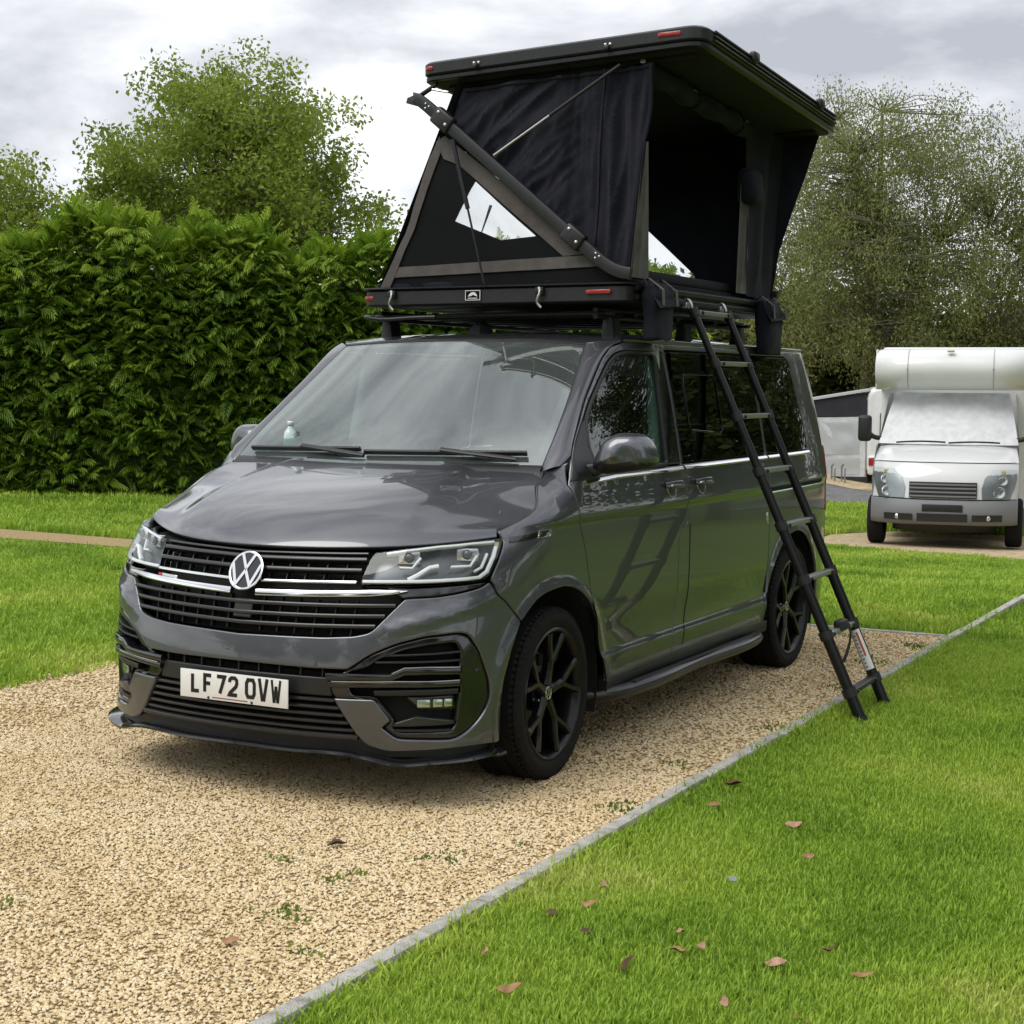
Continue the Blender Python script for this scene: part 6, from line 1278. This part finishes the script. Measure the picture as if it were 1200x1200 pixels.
mbox('body_window', (-1.078, -4.3, 1.45), (-1.069, -3.2, 1.98), BLACKGLOSS, moto, .002, 1)
sweep('bonnet_seam', ML(np.array([(.985*q, .40-.36*abs(q)**3.2+.004, 1.203) for q in np.linspace(-.96, .96, 30)])), rrect(.006, .004, .001, 1), SHELL, moto)
sweep('panel_seam', ML(np.array([(.985*q, .60-.35*abs(q)**3.2+.004, .703) for q in np.linspace(-.98, .98, 30)])), rrect(.006, .006, .001, 1), SHELL, moto)
for x0, x1 in ((-.70, -.02), (.02, .72)): sweep('wiper', ML(smooth_path([(x0, -.15, 1.455), ((x0+x1)/2, -.12, 1.475), (x1, -.15, 1.465)], 10)), rrect(.010, .012, .003, 1), BLACKP, moto)
mbox('roof_light', (-.05, -.60, 2.74), (.05, -.52, 2.77), M('amber_lens'), moto, .008)
mbox('plate_recess', (-.27, .640, .535), (.27, .666, .635), BLACKP, moto, .006)

# ------------------------------------------------------------------ caravan with awning beyond the road
cv_o = np.array([-6.7, 36.2]); cv_r = np.array([.958, .287]); cv_f = np.array([.287, -.958]); cv_z = float(GZ(*cv_o))
def CL(P): P = np.atleast_2d(np.asarray(P, float)); return np.stack([cv_o[0]+P[:, 0]*cv_r[0]+P[:, 1]*cv_f[0], cv_o[1]+P[:, 0]*cv_r[1]+P[:, 1]*cv_f[1], cv_z+P[:, 2]], 1)
cvn = thing('caravan', (float(cv_o[0]), float(cv_o[1]), cv_z), 'white touring caravan end with red lamp behind the motorhome', 'caravan')
ol = rnd_poly([(-1.08, .42), (1.08, .42), (1.10, 2.60), (-1.10, 2.60)], [.12, .12, .30, .30], 7); k = len(ol); V = []; lv = [(.42, .90), (.40, .96), (.28, 1.0), (0, 1.0), (-5.5, 1.0)]
for y_, s_ in lv: V += [(p[0]*s_, y_, 1.5+(p[1]-1.5)*s_) for p in ol]
F = [(j*k+i, j*k+(i+1) % k, (j+1)*k+(i+1) % k, (j+1)*k+i) for j in range(4) for i in range(k)]+[tuple(range(k))[::-1]]; mk('body', CL(V), F, WHITE, cvn, sharp=60)
def cbox(name, lo, hi, mat, par, bev=.02, seg=2): V, F = box_data(*(np.array(hi)-np.array(lo)), bev, seg); V = V+(np.array(lo)+np.array(hi))/2; return mk(name, CL(V), F, mat, par, sharp=40)
cbox('lower_panel', (-1.06, .40, .36), (1.06, .52, .86), WHITE, cvn, .06, 3)
for sg in (-1, 1): l_ = cbox('tail_lamp', (min(sg*.66, sg*1.04), .515, .60), (max(sg*.66, sg*1.04), .545, .80), REDREF, cvn, .02, 3); cbox('lamp_inset', (min(sg*.78, sg*.90), .54, .64), (max(sg*.78, sg*.90), .552, .72), SATCHROME, l_, .004, 1)
cbox('rear_window', (-.78, .405, 1.25), (.78, .43, 1.95), BLACKGLOSS, cvn, .05, 3); cbox('number_plate', (-.26, .522, .62), (.26, .535, .73), PLATEW, cvn, .003, 1)
for sg in (-1, 1): V, F = lathe_data([(.0001, .06), (.18, .06), (.20, .09), (.30, .09), (.31, 0), (.30, -.09), (.0001, -.09)], 26); mk('wheel', CL(V*[sg, 1, 1]+[sg*.98, -2.6, .31]), F, RUBBER, cvn, sharp=40)
aw = thing('caravan_awning', tuple(CL([(-2.4, 0, 0)])[0]), 'dark awning with milky see-through panels fixed to the caravan', 'awning')
AWD = M('charcoal_awning_cloth', (.022, .023, .030), .8, var=.2, vscale=4, bump=.2, bscale=60); AWL = M('pale_grey_awning_cloth', (.58, .60, .62), .7, var=.12, vscale=5, bump=.3, bscale=8); AWF = glass('awning_window_film', (.55, .58, .60), 1.6, haze=.55, hazecol=(.74, .77, .79), rough=.12)
def cpoly(name, pts, mat, par, y_=.30, n=14, amp=.02, sd=0):
    """stretched cloth panel on the awning front: four corners (x, z)"""
    (a0, b0), (a1, b1), (a2, b2), (a3, b3) = pts; V = []
    for j in range(n+1):
        for i in range(n+1):
            u, v = i/n, j/n; x = (a0*(1-u)+a1*u)*(1-v)+(a3*(1-u)+a2*u)*v; z = (b0*(1-u)+b1*u)*(1-v)+(b3*(1-u)+b2*u)*v; V.append((x, y_+amp*noise.noise(Vector((x*2.2+sd, z*3+x*1.5, sd))), z))
    return mk(name, CL(V), [(j*(n+1)+i, j*(n+1)+i+1, (j+1)*(n+1)+i+1, (j+1)*(n+1)+i) for j in range(n) for i in range(n)], mat, par)
ztl = lambda x: 2.48+(x+1.1)*.17
cpoly('valance_panel', [(-3.9, 1.78), (-1.08, 1.86), (-1.08, ztl(-1.08)-.02), (-3.9, ztl(-3.9)-.02)], AWD, aw, .30, sd=1)
cpoly('door_panel', [(-3.9, .05), (-2.66, .05), (-2.62, 1.79), (-3.9, 1.79)], AWD, aw, .30, sd=2)
wp = cpoly('wall_panel', [(-2.58, .30), (-1.12, .30), (-1.12, 1.84), (-2.58, 1.80)], AWL, aw, .285, sd=3)
cpoly('window_film', [(-2.40, .86), (-1.26, .86), (-1.28, 1.70), (-2.38, 1.68)], AWF, wp, .305, sd=4, amp=.05); cpoly('window_film', [(-2.40, .36), (-1.26, .36), (-1.26, .78), (-2.40, .78)], AWF, wp, .305, sd=5, amp=.03)
cpoly('mud_skirt', [(-3.95, .0), (-1.05, .0), (-1.05, .30), (-3.95, .30)], AWD, aw, .31, sd=6)
V = CL([(-3.95, .36, ztl(-3.95)), (-1.05, .36, ztl(-1.05)), (-1.05, -4.2, ztl(-1.05)), (-3.95, -4.2, ztl(-3.95)), (-3.95, .36, ztl(-3.95)+.06), (-1.05, .36, ztl(-1.05)+.06), (-1.05, -4.2, ztl(-1.05)+.06), (-3.95, -4.2, ztl(-3.95)+.06)]); mk('roof', V, [(0, 1, 2, 3)[::-1], (4, 5, 6, 7), (0, 1, 5, 4), (1, 2, 6, 5), (2, 3, 7, 6), (3, 0, 4, 7)], M('pale_awning_roof', (.50, .51, .52), .6), aw, smooth=False)
V = CL([(-3.93, .30, 0), (-3.93, -4.1, 0), (-3.93, -4.1, ztl(-3.93)), (-3.93, .30, ztl(-3.93))]); mk('end_wall', V, [(0, 1, 2, 3)], AWD, aw, smooth=False)
for x in (-3.9, -2.62, -1.1): tube('pole', CL([(x, .27, 0), (x, .27, ztl(x))]), .022, GREYMET, aw, n=8, upv=(0, 1, 0))
for x in (-3.9,): tube('guy_line', CL([(x, .34, ztl(x)-.05), (x-.25, 1.7, .02)]), .008, M('pale_cord', (.5, .5, .45), .8), aw, n=5)
hr = thing('hoop_rack', tuple(CL([(-2.2, 1.05, 0)])[0]), 'low grey metal hoop rack standing in front of the awning', 'rack')
for i, x in enumerate((-2.78, -2.30, -1.95, -1.70)):
    h_ = .62; tube('hoop', CL(np.vstack([lin_path([(x, .85, 0), (x, .85, h_-.08)], .2), smooth_path([(x, .87, h_-.03), (x+.02, .92, h_), (x+.06, 1.2, h_), (x+.08, 1.25, h_-.03)], 8), lin_path([(x+.08, 1.27, h_-.08), (x+.08, 1.27, 0)], .2)])), .020, M('galvanised_steel', (.30, .31, .32), .45, .8), hr, n=8, upv=(1, .1, 0))
for y_ in (.85, 1.27): tube('foot_rail', CL([(-2.85, y_, .03), (-1.55, y_, .03)]), .018, M('galvanised_steel'), hr, n=6)
